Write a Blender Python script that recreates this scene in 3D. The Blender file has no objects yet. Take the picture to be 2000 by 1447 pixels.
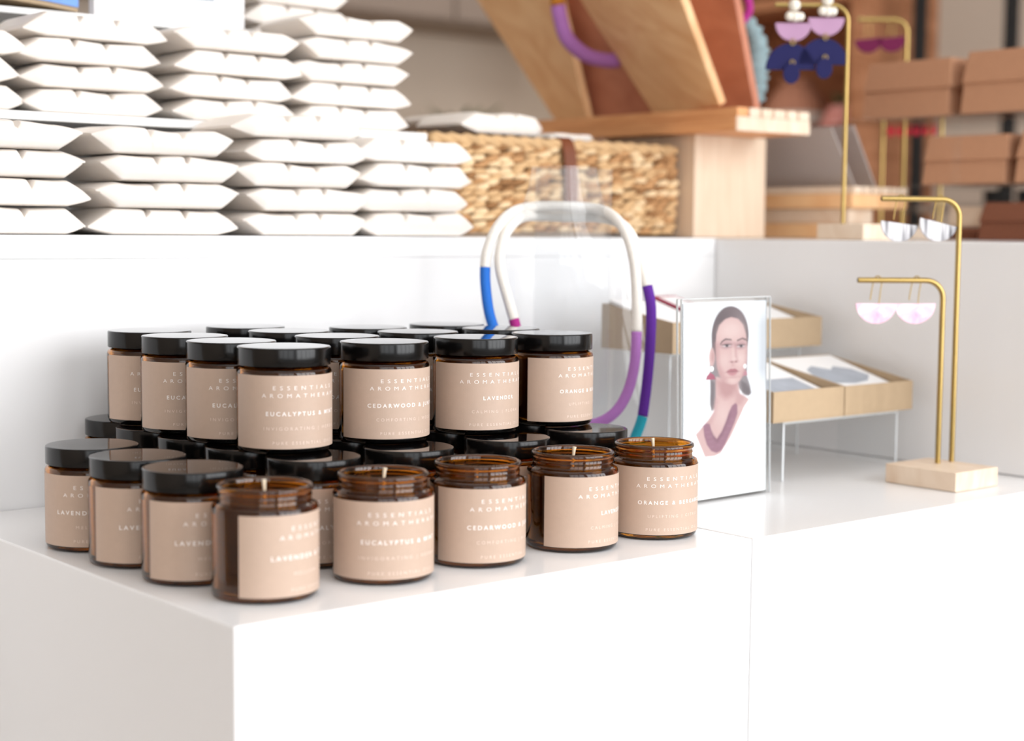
import bpy, bmesh, math, random
import numpy as np
from mathutils import Vector, Matrix
random.seed(7)
RNG = np.random.default_rng(11)
sc = bpy.context.scene
COL = sc.collection
PI = math.pi

# ------------------------------------------------------------------ camera
YAW, PITCH, ROLL = 0.8732, 0.08617, 0.00874
fw = Vector((math.cos(YAW)*math.cos(PITCH), math.sin(YAW)*math.cos(PITCH), -math.sin(PITCH)))
rt0 = Vector((math.sin(YAW), -math.cos(YAW), 0))
up0 = rt0.cross(fw)
rt = rt0*math.cos(ROLL) + up0*math.sin(ROLL)
up = up0*math.cos(ROLL) - rt0*math.sin(ROLL)
cam_d = bpy.data.cameras.new('camera'); cam = bpy.data.objects.new('camera', cam_d); COL.objects.link(cam)
M = Matrix(((rt.x, up.x, -fw.x), (rt.y, up.y, -fw.y), (rt.z, up.z, -fw.z))).to_4x4()
M.translation = (-0.45288, -0.77963, 0.22176)
cam.matrix_world = M
cam_d.sensor_width = 36.0; cam_d.lens = 36.0*3168.13/2000.0
cam_d.clip_start = 0.02
cam_d.dof.use_dof = True; cam_d.dof.focus_distance = 1.19; cam_d.dof.aperture_fstop = 4.3
cam_d.dof.aperture_blades = 7
sc.camera = cam

# ------------------------------------------------------------------ world, daylight, exposure
w = bpy.data.worlds.new('daylight_world'); sc.world = w; w.use_nodes = True
bgn = w.node_tree.nodes['Background']; bgn.inputs[0].default_value = (0.86, 0.93, 1.0, 1); bgn.inputs[1].default_value = 1.2
def area(name, loc, target, sx, sy, power, col):
    l = bpy.data.lights.new(name, 'AREA'); l.shape = 'RECTANGLE'; l.size = sx; l.size_y = sy; l.energy = power; l.color = col
    o = bpy.data.objects.new(name, l); COL.objects.link(o); o.location = loc
    o.rotation_euler = (Vector(target)-Vector(loc)).to_track_quat('-Z', 'Y').to_euler()
    return o
# daylight entering through the shop-front window, then added fill
area('shop_window_daylight', (1.40, -2.22, 0.80), (1.1, 0.0, 0.50), 2.6, 2.0, 104, (0.975, 0.985, 1.0))
area('left_fill_light', (-1.1, -2.22, 0.80), (-0.3, 0.2, 0.3), 1.8, 2.0, 26, (0.98, 0.985, 0.99))  # fill lamp added front-left to brighten shaded sides, no opening known there
area('counter_overhead_fill', (0.1, 0.2, 2.08), (0.1, 0.2, 0), 1.6, 1.6, 7, (1.0, 0.93, 0.87))  # overhead fill added to brighten the plinth tops
area('ceiling_panel_light', (3.0, 2.5, 2.05), (3.0, 2.5, 0), 1.8, 1.8, 24, (1.0, 0.97, 0.93))
sc.view_settings.view_transform = 'Standard'; sc.view_settings.look = 'None'
sc.view_settings.gamma = 1.0; sc.view_settings.use_curve_mapping = False
sc.view_settings.exposure = -0.1

# ------------------------------------------------------------------ materials
def s2l(c):
    return tuple(((v/255.0)/12.92 if v/255.0 <= 0.04045 else ((v/255.0+0.055)/1.055)**2.4) for v in c)
MATS = {}
def mat(name, rgb, rough=0.5, metal=0.0, trans=0.0, ior=1.45, noise=None, bump=None, coat=0.0, spec=0.5, sss=0.0, wood=None, sheen=0.0):
    m = bpy.data.materials.new(name); m.use_nodes = True
    nt = m.node_tree; b = nt.nodes['Principled BSDF']
    col = s2l(rgb) + (1,)
    b.inputs['Base Color'].default_value = col
    b.inputs['Roughness'].default_value = rough; b.inputs['Metallic'].default_value = metal
    b.inputs['Transmission Weight'].default_value = trans; b.inputs['IOR'].default_value = ior
    b.inputs['Coat Weight'].default_value = coat; b.inputs['Specular IOR Level'].default_value = spec
    b.inputs['Sheen Weight'].default_value = sheen
    if sss:
        b.inputs['Subsurface Weight'].default_value = sss
        b.inputs['Subsurface Radius'].default_value = (0.025, 0.020, 0.015)
    if noise or wood or bump:
        tc = nt.nodes.new('ShaderNodeTexCoord')
    if noise:   # (scale, amount)
        n = nt.nodes.new('ShaderNodeTexNoise'); n.inputs['Scale'].default_value = noise[0]; n.inputs['Detail'].default_value = 4
        nt.links.new(tc.outputs['Object'], n.inputs['Vector'])
        mx = nt.nodes.new('ShaderNodeMixRGB'); mx.blend_type = 'MIX'
        lo = tuple(max(0, v*(1-noise[1])) for v in col[:3]) + (1,); hi = tuple(min(1, v*(1+noise[1])) for v in col[:3]) + (1,)
        mx.inputs[1].default_value = lo; mx.inputs[2].default_value = hi
        nt.links.new(n.outputs['Fac'], mx.inputs[0]); nt.links.new(mx.outputs[0], b.inputs['Base Color'])
    if wood:    # (stretch vector, second colour)
        mp = nt.nodes.new('ShaderNodeMapping'); mp.inputs['Scale'].default_value = wood[0]
        nt.links.new(tc.outputs['Object'], mp.inputs['Vector'])
        n = nt.nodes.new('ShaderNodeTexNoise'); n.inputs['Scale'].default_value = 1.0; n.inputs['Detail'].default_value = 6; n.inputs['Distortion'].default_value = 1.2
        nt.links.new(mp.outputs[0], n.inputs['Vector'])
        rp = nt.nodes.new('ShaderNodeValToRGB')
        rp.color_ramp.elements[0].position = 0.32; rp.color_ramp.elements[0].color = s2l(wood[1]) + (1,)
        rp.color_ramp.elements[1].position = 0.62; rp.color_ramp.elements[1].color = col
        nt.links.new(n.outputs['Fac'], rp.inputs[0]); nt.links.new(rp.outputs[0], b.inputs['Base Color'])
    if bump:    # (scale, strength)
        n2 = nt.nodes.new('ShaderNodeTexNoise'); n2.inputs['Scale'].default_value = bump[0]; n2.inputs['Detail'].default_value = 5
        nt.links.new(tc.outputs['Object'], n2.inputs['Vector'])
        bp = nt.nodes.new('ShaderNodeBump'); bp.inputs['Strength'].default_value = bump[1]; bp.inputs['Distance'].default_value = 0.001
        nt.links.new(n2.outputs['Fac'], bp.inputs['Height']); nt.links.new(bp.outputs[0], b.inputs['Normal'])
    MATS[name] = m
    return m
mat('white_lacquer', (240, 239, 239), 0.22, spec=0.4, noise=(3.0, 0.015))
mat('white_shelf', (240, 239, 237), 0.4)
mat('wall_plaster', (214, 201, 186), 0.85, noise=(1.2, 0.08))
mat('wall_plaster_right', (208, 192, 178), 0.85, noise=(1.0, 0.10))
mat('ceiling_white', (240, 240, 240), 0.9, noise=(2, 0.02))
mat('wall_cream', (226, 210, 194), 0.85, noise=(2, 0.03))
mat('floor_concrete', (190, 183, 176), 0.6, noise=(4, 0.12))
mat('amber_glass', (194, 122, 34), 0.015, trans=1.0, ior=1.5)
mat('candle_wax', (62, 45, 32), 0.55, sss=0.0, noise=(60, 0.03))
mat('cotton_wick', (236, 222, 196), 0.9, noise=(900, 0.1))
mat('black_lid_side', (12, 11, 11), 0.17, spec=0.4, noise=(40, 0.1))
mat('black_lid', (11, 10, 11), 0.04, ior=1.6, spec=0.5, noise=(40, 0.1))
mat('kraft_label', (196, 171, 153), 0.42, noise=(220, 0.05), bump=(1400, 0.06), spec=0.35)
mat('label_ink', (250, 244, 240), 0.5, noise=(50, 0.01))
mat('label_ink_thin', (232, 214, 202), 0.5, noise=(50, 0.01))
mat('pack_film', (234, 226, 218), 0.34, bump=(55, 0.35), noise=(14, 0.03), spec=0.4, sss=0.3)
mat('seagrass', (200, 164, 120), 0.8, noise=(60, 0.35), bump=(300, 0.4))
mat('seagrass_dark', (140, 100, 62), 0.85, noise=(60, 0.35))
mat('seagrass_mid', (178, 134, 90), 0.8, noise=(60, 0.35), bump=(300, 0.4))
mat('seagrass_pale', (222, 194, 154), 0.8, noise=(60, 0.3), bump=(300, 0.4))
mat('leather', (112, 58, 30), 0.5, noise=(80, 0.2))
mat('pale_wood', (226, 204, 180), 0.5, wood=((110, 110, 7), (214, 188, 162)))
mat('maple', (232, 212, 190), 0.45, wood=((90, 18, 18), (218, 192, 166)))
mat('tan_wood', (244, 200, 150), 0.5, wood=((60, 10, 8), (228, 174, 122)))
mat('oak_board', (232, 168, 114), 0.5, wood=((60, 8, 60), (216, 150, 98)))
mat('red_wood', (196, 130, 102), 0.5, wood=((60, 10, 8), (176, 110, 84)))
mat('brown_wood', (196, 136, 98), 0.55, wood=((6, 6, 40), (166, 108, 72)))
mat('dark_wood', (98, 56, 36), 0.55, wood=((6, 6, 40), (78, 42, 26)))
mat('kraft_board', (178, 154, 124), 0.75, noise=(120, 0.06))
mat('kraft_board_brown', (188, 140, 108), 0.75, noise=(120, 0.06))
mat('kraft_board_dark', (128, 78, 56), 0.75, noise=(120, 0.06))
mat('brass', (172, 146, 90), 0.3, metal=1.0, noise=(70, 0.08))
mat('bore_shade', (22, 18, 12), 0.6, noise=(70, 0.1))  # near-black for the painted shade in the rod ends
def clear_sheet(name, tint, ior, haze):
    m = bpy.data.materials.new(name); m.use_nodes = True; nt = m.node_tree
    for n in list(nt.nodes): nt.nodes.remove(n)
    out = nt.nodes.new('ShaderNodeOutputMaterial'); tr = nt.nodes.new('ShaderNodeBsdfTransparent'); tr.inputs[0].default_value = tint + (1,)
    gl = nt.nodes.new('ShaderNodeBsdfGlossy'); gl.inputs['Roughness'].default_value = 0.03
    df = nt.nodes.new('ShaderNodeBsdfDiffuse'); df.inputs[0].default_value = (0.85, 0.87, 0.88, 1)
    fr_ = nt.nodes.new('ShaderNodeFresnel'); fr_.inputs['IOR'].default_value = ior
    m1 = nt.nodes.new('ShaderNodeMixShader'); m1.inputs[0].default_value = haze
    nt.links.new(tr.outputs[0], m1.inputs[1]); nt.links.new(df.outputs[0], m1.inputs[2])
    ge = nt.nodes.new('ShaderNodeNewGeometry'); inv = nt.nodes.new('ShaderNodeMath'); inv.operation = 'SUBTRACT'; inv.inputs[0].default_value = 1.0
    nt.links.new(ge.outputs['Backfacing'], inv.inputs[1]); mu = nt.nodes.new('ShaderNodeMath'); mu.operation = 'MULTIPLY'
    nt.links.new(fr_.outputs[0], mu.inputs[0]); nt.links.new(inv.outputs[0], mu.inputs[1])
    m2 = nt.nodes.new('ShaderNodeMixShader'); nt.links.new(mu.outputs[0], m2.inputs[0]); nt.links.new(m1.outputs[0], m2.inputs[1]); nt.links.new(gl.outputs[0], m2.inputs[2])
    nt.links.new(m2.outputs[0], out.inputs[0]); MATS[name] = m
clear_sheet('acrylic', (0.985, 0.99, 0.99), 1.3, 0.008)
clear_sheet('bust_acrylic', (0.97, 0.975, 0.98), 1.45, 0.05)
mat('edge_light_white', (240, 243, 244), 0.25, trans=0.35, ior=1.3)  # whitish colour stands in for light piped to the sheet edges
mat('acrylic_frosted', (214, 206, 202), 0.28, trans=0.55, ior=1.3)
mat('rope_white', (236, 230, 222), 0.9, bump=(700, 0.6), sheen=0.3, noise=(300, 0.06))
mat('rope_blue', (40, 112, 206), 0.85, bump=(700, 0.5), noise=(300, 0.08))
mat('rope_magenta', (168, 40, 128), 0.85, bump=(700, 0.5), noise=(300, 0.08))
mat('rope_lilac', (178, 118, 190), 0.85, bump=(700, 0.5), noise=(300, 0.08))
mat('rope_purple', (92, 38, 146), 0.85, bump=(700, 0.5), noise=(300, 0.08))
mat('rope_teal', (40, 166, 186), 0.85, bump=(700, 0.5), noise=(300, 0.08))
mat('rope_orange', (190, 120, 40), 0.85, bump=(700, 0.5), noise=(300, 0.08))
mat('yarn_teal', (138, 158, 162), 0.95, bump=(400, 0.8), noise=(120, 0.2))
mat('paper_white', (244, 243, 243), 0.6, noise=(30, 0.01))
mat('paper_grey', (168, 174, 184), 0.6, noise=(60, 0.2))
mat('paper_red', (170, 58, 84), 0.6, noise=(60, 0.1))
mat('paper_blue', (104, 146, 214), 0.5, noise=(25, 0.25))
mat('mauve_acrylic', (178, 140, 170), 0.55, spec=0.2, noise=(40, 0.05))
mat('navy_acrylic', (27, 26, 76), 0.55, spec=0.2, noise=(40, 0.08))
mat('magenta_acrylic', (100, 10, 60), 0.55, spec=0.2, noise=(40, 0.08))
mat('pink_resin', (250, 226, 236), 0.2, wood=((60, 60, 60), (232, 168, 198)), coat=0.3)
mat('pearl', (236, 228, 214), 0.18, bump=(260, 0.8), noise=(120, 0.15))
mat('red_resin', (206, 34, 60), 0.35, noise=(60, 0.15))
mat('black_steel', (26, 27, 30), 0.45, noise=(20, 0.1))
mat('terracotta', (178, 122, 96), 0.8, noise=(12, 0.2))
mat('pink_ceramic', (206, 134, 124), 0.5, noise=(30, 0.2))
mat('leaf_green', (96, 104, 66), 0.7, noise=(20, 0.3))
mat('taupe_cabinet', (150, 134, 122), 0.6, noise=(3, 0.06))
mat('white_pot', (214, 204, 192), 0.4, noise=(8, 0.02))
def silver_painted_reflection():  # dark and white bands in the colour imitate reflections in mirrored silver
    m = mat('silver_reflection_bands', (226, 224, 226), 0.12, spec=0.6, coat=0.5)
    nt = m.node_tree; b = nt.nodes['Principled BSDF']
    tc = nt.nodes.new('ShaderNodeTexCoord'); mp = nt.nodes.new('ShaderNodeMapping'); mp.inputs['Scale'].default_value = (150, 40, 14)
    mp.inputs['Rotation'].default_value = (0, 0.25, 0)
    n = nt.nodes.new('ShaderNodeTexNoise'); n.inputs['Scale'].default_value = 1.0; n.inputs['Detail'].default_value = 3
    rp = nt.nodes.new('ShaderNodeValToRGB')
    e = rp.color_ramp.elements; e[0].position = 0.44; e[0].color = s2l((58, 52, 60)) + (1,); e[1].position = 0.56; e[1].color = s2l((214, 212, 216)) + (1,)
    nt.links.new(tc.outputs['Object'], mp.inputs['Vector']); nt.links.new(mp.outputs[0], n.inputs['Vector'])
    nt.links.new(n.outputs['Fac'], rp.inputs[0]); nt.links.new(rp.outputs[0], b.inputs['Base Color'])
silver_painted_reflection()
def print_mat():
    m = bpy.data.materials.new('portrait_print'); m.use_nodes = True
    nt = m.node_tree; b = nt.nodes['Principled BSDF']
    a = nt.nodes.new('ShaderNodeVertexColor'); a.layer_name = 'print'
    nt.links.new(a.outputs['Color'], b.inputs['Base Color']); b.inputs['Roughness'].default_value = 0.35
    MATS['portrait_print'] = m
print_mat()

# ------------------------------------------------------------------ mesh helpers
class MB:
    def __init__(s): s.v = []; s.f = []
    def add(s, vs, fs):
        o = len(s.v); s.v += [tuple(p) for p in vs]; s.f += [tuple(i+o for i in f) for f in fs]; return s
    def box(s, a, b):
        x0, y0, z0 = a; x1, y1, z1 = b
        return s.add([(x0,y0,z0),(x1,y0,z0),(x1,y1,z0),(x0,y1,z0),(x0,y0,z1),(x1,y0,z1),(x1,y1,z1),(x0,y1,z1)],
                     [(0,3,2,1),(4,5,6,7),(0,1,5,4),(1,2,6,5),(2,3,7,6),(3,0,4,7)])
    def hexa(s, p):   # 8 corners: bottom 4 (ccw), top 4
        return s.add(p, [(0,3,2,1),(4,5,6,7),(0,1,5,4),(1,2,6,5),(2,3,7,6),(3,0,4,7)])
    def lathe(s, prof, n=48, closed=False, cx=0, cy=0):
        vs = []; fs = []
        for (r, z) in prof:
            for k in range(n):
                a = 2*PI*k/n; vs.append((cx+r*math.cos(a), cy+r*math.sin(a), z))
        m = len(prof); R = m if closed else m-1
        for i in range(R):
            j = (i+1) % m
            for k in range(n):
                k2 = (k+1) % n
                fs.append((i*n+k, i*n+k2, j*n+k2, j*n+k))
        return s.add(vs, fs)
    def tube(s, pts, r, n=12, cap=True):
        pts = [Vector(p) for p in pts]; rs = r if isinstance(r, (list, tuple)) else [r]*len(pts)
        vs = []; fs = []; prev = None
        for i, p in enumerate(pts):
            t = (pts[min(i+1, len(pts)-1)] - pts[max(i-1, 0)]).normalized()
            if prev is None:
                a = Vector((0,0,1)) if abs(t.z) < 0.9 else Vector((1,0,0)); x = t.cross(a).normalized()
            else:
                x = (prev - t*prev.dot(t)).normalized()
            prev = x; y = t.cross(x)
            for k in range(n):
                a = 2*PI*k/n; vs.append(p + (x*math.cos(a) + y*math.sin(a))*rs[i])
        for i in range(len(pts)-1):
            for k in range(n):
                k2 = (k+1) % n; fs.append((i*n+k, i*n+k2, (i+1)*n+k2, (i+1)*n+k))
        if cap:
            fs.append(tuple(range(n-1, -1, -1))); o = (len(pts)-1)*n; fs.append(tuple(o+k for k in range(n)))
        return s.add(vs, fs)
    def prism(s, poly, origin, ax, ay, thick):   # 2D polygon extruded along the normal (centred)
        o = Vector(origin); ax = Vector(ax); ay = Vector(ay); nrm = ax.cross(ay).normalized()*(thick/2); n = len(poly)
        vs = [o+ax*x+ay*y+nrm for x, y in poly] + [o+ax*x+ay*y-nrm for x, y in poly]
        fs = [tuple(range(n)), tuple(range(2*n-1, n-1, -1))]
        for k in range(n):
            k2 = (k+1) % n; fs.append((k, k+n, k2+n, k2))
        return s.add(vs, fs)
    def mesh(s, name, smooth=False, bevel=0, seg=2, auto=None):
        me = bpy.data.meshes.new(name); me.from_pydata(s.v, [], s.f); 
        bm = bmesh.new(); bm.from_mesh(me)
        bmesh.ops.recalc_face_normals(bm, faces=bm.faces)
        if bevel:
            bmesh.ops.bevel(bm, geom=[e for e in bm.edges if len(e.link_faces) == 2 and e.calc_face_angle(0) > 0.5], offset=bevel, segments=seg, profile=0.5, affect='EDGES', clamp_overlap=True)
        bm.to_mesh(me); bm.free(); me.update()
        if smooth or auto:
            for p in me.polygons: p.use_smooth = True
            if auto: me.set_sharp_from_angle(angle=auto)
        return me
def obj(name, me, m, parent=None, loc=None, rz=0):
    o = bpy.data.objects.new(name, me); COL.objects.link(o)
    if m and not me.materials: me.materials.append(MATS[m])
    if parent: o.parent = parent
    if loc is not None: o.location = loc
    if rz: o.rotation_euler = (0, 0, rz)
    return o
def tag(o, label, cat, group=None):
    o['label'] = label; o['category'] = cat
    if group: o['group'] = group
    return o
def struct(o): o['kind'] = 'structure'; return o
def thing(name, label, cat, loc=(0,0,0), rz=0, group=None):
    o = bpy.data.objects.new(name, None); COL.objects.link(o); o.location = loc; o.rotation_euler = (0, 0, rz); o.empty_display_size = 0.02
    return tag(o, label, cat, group)
def box_me(a, b, bevel=0, seg=2): return MB().box(a, b).mesh('box', bevel=bevel, seg=seg)
def spline(pts, n=8):
    P = [Vector(p) for p in pts]; out = []
    for i in range(len(P)-1):
        p0 = P[max(i-1,0)]; p1 = P[i]; p2 = P[i+1]; p3 = P[min(i+2,len(P)-1)]
        for k in range(n):
            t = k/n; out.append(0.5*((2*p1)+(p2-p0)*t+(2*p0-5*p1+4*p2-p3)*t*t+(3*p1-p0-3*p2+p3)*t**3))
    out.append(P[-1]); return out

# ------------------------------------------------------------------ the room
FZ = -0.80; CZ = 2.15; X0, X1, Y0, Y1 = -2.4, 5.0, -2.4, 4.0
struct(obj('floor', box_me((X0, Y0, FZ-0.1), (X1, Y1, FZ)), 'floor_concrete'))
struct(obj('ceiling', box_me((X0, Y0, CZ), (X1, Y1, CZ+0.1)), 'ceiling_white'))
struct(obj('wall_back', box_me((X0, Y1, FZ), (X1, Y1+0.12, CZ)), 'wall_plaster'))
struct(obj('wall_right', box_me((X1, Y0, FZ), (X1+0.12, Y1, CZ)), 'wall_plaster_right'))
wl = MB().box((X0-0.12, Y0, FZ), (X0, Y1, CZ))
struct(obj('wall_left', wl.mesh('wall'), 'wall_cream'))
wf = MB().box((X0, Y0-0.12, FZ), (-2.05, Y0, CZ)).box((-0.15, Y0-0.12, FZ), (0.05, Y0, CZ)).box((2.75, Y0-0.12, FZ), (X1, Y0, CZ))
for a_, b_ in ((-2.05, -0.15), (0.05, 2.75)): wf.box((a_, Y0-0.12, FZ), (b_, Y0, -0.22)).box((a_, Y0-0.12, 1.82), (b_, Y0, CZ))
struct(obj('wall_front', wf.mesh('wall'), 'ceiling_white'))

def reflection_bars(name, x0, x1, bars):  # unseen bars added before the lamps to break lid reflections into streaks
    f = MB().box((x0, -2.20, -0.22), (x1, -2.14, -0.17)).box((x0, -2.20, 1.77), (x1, -2.14, 1.82))
    for k in range(bars+1):
        x = x0+(x1-x0)*k/bars; f.box((max(x0, x-0.03), -2.20, -0.17), (min(x1, x+0.03), -2.14, 1.77))
    struct(obj(name, f.mesh('reflection_bar_frame'), 'black_steel'))
reflection_bars('window_bars', 0.05, 2.75, 5)
reflection_bars('fill_lamp_bars', -2.05, -0.15, 3)  # added bars in front of the left fill lamp

# ------------------------------------------------------------------ white plinths
YB, XR, ZT = 0.436, 0.853, 0.215
XS = 0.4305   # seam between the two low plinths
tag(obj('display_plinth', box_me((0, 0, FZ), (XS-0.0006, YB-0.001, 0), 0.0012), 'white_lacquer'), 'low white plinth holding the stacked candle jars', 'plinth')
tag(obj('display_plinth', box_me((XS+0.0006, 0, FZ), (1.75, YB-0.001, 0), 0.0012), 'white_lacquer'), 'low white plinth under the portrait sign and two-arm earring stand', 'plinth')
pl = thing('tall_plinth', 'tall white plinth behind the candle jars carrying the white packs', 'plinth', (0.25, 0.75, FZ))
def at_parent(me, name, m, parent):   # geometry given in world space, child of an unrotated empty
    o = obj(name, me, m, parent); o.location = -Vector(parent.location); return o
at_parent(box_me((-0.5, YB, FZ), (XR, 1.25, ZT-0.01895), 0.0003), 'body', 'white_lacquer', pl)
at_parent(box_me((-0.5, YB, ZT-0.0187), (XR, 1.25, ZT), 0.0003), 'top_board', 'white_lacquer', pl)
tp = MB().box((XR+0.001, 0.0, 0.0005), (1.75, 1.25, ZT-0.0005)).box((XR+0.001, YB+0.001, FZ), (1.75, 1.25, 0.0004))
tag(obj('tall_plinth', tp.mesh('tall_plinth', bevel=0.0012), 'white_lacquer'), 'tall white plinth on the right carrying cardboard boxes and earring stands', 'plinth')

# ------------------------------------------------------------------ candle jars
JR = 0.0325
glass_prof = [(0.0001,0.0010),(0.024,0.0008),(0.0285,0.0),(0.0306,0.0006),(0.0319,0.0020),(0.0325,0.0045),(0.0325,0.0530),(0.0323,0.0546),(0.0316,0.0560),(0.0303,0.0569),
  (0.0290,0.0574),(0.0284,0.0582),(0.0283,0.0600),(0.02835,0.0606),(0.0286,0.0611),(0.0286,0.0618),(0.02835,0.0623),(0.0283,0.0636),(0.0285,0.0642),(0.0293,0.0648),(0.0295,0.0656),(0.0294,0.0666),(0.0288,0.0676),(0.0279,0.0680),
  (0.0269,0.0678),(0.0263,0.0668),(0.0262,0.0640),(0.0262,0.0590),(0.0266,0.0570),(0.0282,0.0550),(0.0299,0.0528),(0.0300,0.0500),(0.0300,0.0070),(0.0290,0.0042),(0.0260,0.0034),(0.0001,0.0032)]
ME_GLASS = MB().lathe(glass_prof, 72).mesh('glass_body', smooth=True)
wax_prof = [(0.0001,0.0036),(0.0255,0.0038),(0.0288,0.0048),(0.0297,0.0075),(0.0297,0.0515),(0.0284,0.0542),(0.0264,0.0562),(0.0260,0.0574),(0.0250,0.0577),(0.0001,0.0575)]
ME_WAX = MB().lathe(wax_prof, 48).mesh('wax', auto=0.9)
ME_WICK = MB().tube([(0,0,0.0570),(0.0002,0,0.060),(0.0004,0.0002,0.064),(0.0008,0.0004,0.0695),(0.0012,0.0006,0.0722)], [0.0008,0.0008,0.0009,0.0012,0.0015], 8).mesh('wick', auto=0.9)
lid_prof = [(0.0001,0.0710),(0.0300,0.0710),(0.0311,0.07095),(0.0316,0.0706),(0.0318,0.0699),(0.0318,0.0592),(0.0316,0.0586),(0.0310,0.0584),(0.0300,0.0586),(0.0298,0.0600),(0.0298,0.0690),(0.0001,0.0690)]
ME_LID = MB().lathe(lid_prof, 72).mesh('lid', auto=0.7)
ME_LID.materials.append(MATS['black_lid']); ME_LID.materials.append(MATS['black_lid_side'])
for p_ in ME_LID.polygons: p_.material_index = 0 if p_.normal.z > 0.9 else 1
LW = math.radians(98)
def label_mesh():
    mb = MB(); n = 64; ri, ro = JR+0.00006, JR+0.00022; z0, z1 = 0.0042, 0.0532
    vs = []; fs = []
    for k in range(n+1):
        a = -LW + 2*LW*k/n; c, s_ = math.cos(a), math.sin(a)
        vs += [(ro*c, ro*s_, z0), (ro*c, ro*s_, z1), (ri*c, ri*s_, z1), (ri*c, ri*s_, z0)]
    for k in range(n):
        a = 4*k; b = a+4
        fs += [(a, b, b+1, a+1), (a+1, b+1, b+2, a+2), (a+2, b+2, b+3, a+3), (a+3, b+3, b, a)]
    fs += [(0,1,2,3), (4*n+3, 4*n+2, 4*n+1, 4*n)]
    return mb.add(vs, fs).mesh('paper_label', auto=0.7)
ME_LABEL = label_mesh()
def text_verts(txt, width, cap, bold, spacing):
    cu = bpy.data.curves.new('t', 'FONT'); cu.body = txt; cu.size = 1.0; cu.space_character = spacing; cu.align_x = 'LEFT'
    cu.resolution_u = 3; cu.offset = bold; cu.fill_mode = 'FRONT'
    o = bpy.data.objects.new('t', cu); COL.objects.link(o)
    dg = bpy.context.evaluated_depsgraph_get(); me = bpy.data.meshes.new_from_object(o.evaluated_get(dg))
    v = np.array([x.co[:] for x in me.vertices]); f = [tuple(p.vertices) for p in me.polygons]
    bpy.data.objects.remove(o); bpy.data.curves.remove(cu); bpy.data.meshes.remove(me)
    v[:,0] -= (v[:,0].min()+v[:,0].max())/2
    v[:,0] *= width/(v[:,0].max()-v[:,0].min())
    v[:,1] *= cap/0.72
    return v, f
def lettering_mesh(lines):
    mb = MB(); mats = []
    for (txt, width, cap, base, bold, sp, mi) in lines:
        v, f = text_verts(txt, width, cap, bold, sp)
        R = JR+0.00030; a = v[:,0]/R; z = 0.0532-base+v[:,1]
        mb.add([(R*math.cos(t), R*math.sin(t), zz) for t, zz in zip(a, z)], f); mats += [mi]*len(f)
    me = bpy.data.meshes.new('lettering'); me.from_pydata(mb.v, [], mb.f)
    me.materials.append(MATS['label_ink']); me.materials.append(MATS['label_ink_thin'])
    for p, mi in zip(me.polygons, mats): p.material_index = mi
    me.update(); return me
def scent(name, wname, sub, wsub):
    return lettering_mesh([('ESSENTIALS', 0.0468, 0.0027, 0.0095, -0.003, 2.0, 0), ('AROMATHERAPY', 0.0625, 0.0027, 0.0147, -0.003, 2.0, 0),
        (name, wname, 0.0028, 0.0268, 0.018, 1.5, 0), (sub, wsub, 0.0022, 0.0364, -0.003, 1.6, 1), ('PURE ESSENTIAL OILS', 0.0475, 0.0021, 0.0460, -0.003, 1.6, 1)])
INK = {'euc': scent('EUCALYPTUS & MINT', 0.0567, 'INVIGORATING | HERBAL', 0.0600),
       'ced': scent('CEDARWOOD & JUNIPER', 0.0660, 'COMFORTING | WOODY', 0.0530),
       'lav': scent('LAVENDER', 0.0270, 'CALMING | FLORAL', 0.0440),
       'org': scent('ORANGE & BERGAMOT', 0.0600, 'UPLIFTING | CITRUS', 0.0450),
       'cham': scent('LAVENDER & CHAMOMILE', 0.0730, 'MELLOW | FLORAL', 0.0440)}
CAMXY = (-0.45288, -0.77963)
def jar(x, y, z, phi, kind, lid, label, group, wick=0.86):
    rz = math.atan2(CAMXY[1]-y, CAMXY[0]-x) + math.radians(phi)
    t = thing('candle_jar', label, 'candle', (x, y, z), rz, group)
    obj('glass_body', ME_GLASS, 'amber_glass', t)
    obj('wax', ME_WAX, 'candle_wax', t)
    lb = obj('paper_label', ME_LABEL, 'kraft_label', t)
    obj('lettering', INK[kind], None, lb)
    if lid: obj('lid', ME_LID, 'black_lid', t, rz=random.random()*6)
    else:
        wk = obj('wick', ME_WICK, 'cotton_wick', t, rz=random.random()*6); wk.scale = (1, 1, 1)
        wk.location.z = -0.0575*(wick-1); wk.scale.z = wick
    return t
G_OPEN = 'open candle jars along the front'; G_LOW = 'lidded candle jars of the lower layer'; G_UP = 'lidded candle jars of the upper layer'
H = 0.0712
# front row, lids off
jar(0.0577,0.0617,0, 70,'cham',False,'open amber candle jar, nearest the plinth corner, lavender label turned away',G_OPEN)
jar(0.1441,0.0600,0, 25,'euc',False,'open amber candle jar with EUCALYPTUS & MINT label on the front edge',G_OPEN, 0.84)
jar(0.2240,0.0630,0, 46,'ced',False,'open amber candle jar with CEDARWOOD label and no wick showing',G_OPEN, 0.36)
jar(0.3093,0.0622,0, 62,'lav',False,'open amber candle jar labelled LAVENDER with a wide dark glass strip',G_OPEN)
jar(0.3886,0.0609,0, 33,'org',False,'open amber candle jar labelled ORANGE & BERGAMOT beside the portrait sign',G_OPEN, 0.88)
# left column of the lower layer
jar(0.0470,0.1310,0, 44,'cham',True,'black-lidded lavender jar directly behind the nearest open jar on the left',G_LOW)
jar(0.0440,0.2000,0, 42,'cham',True,'black-lidded lavender jar second from the left on the plinth edge',G_LOW)
jar(0.0440,0.2680,0, 18,'cham',True,'black-lidded lavender jar at the far left end of the lower layer',G_LOW)
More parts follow.
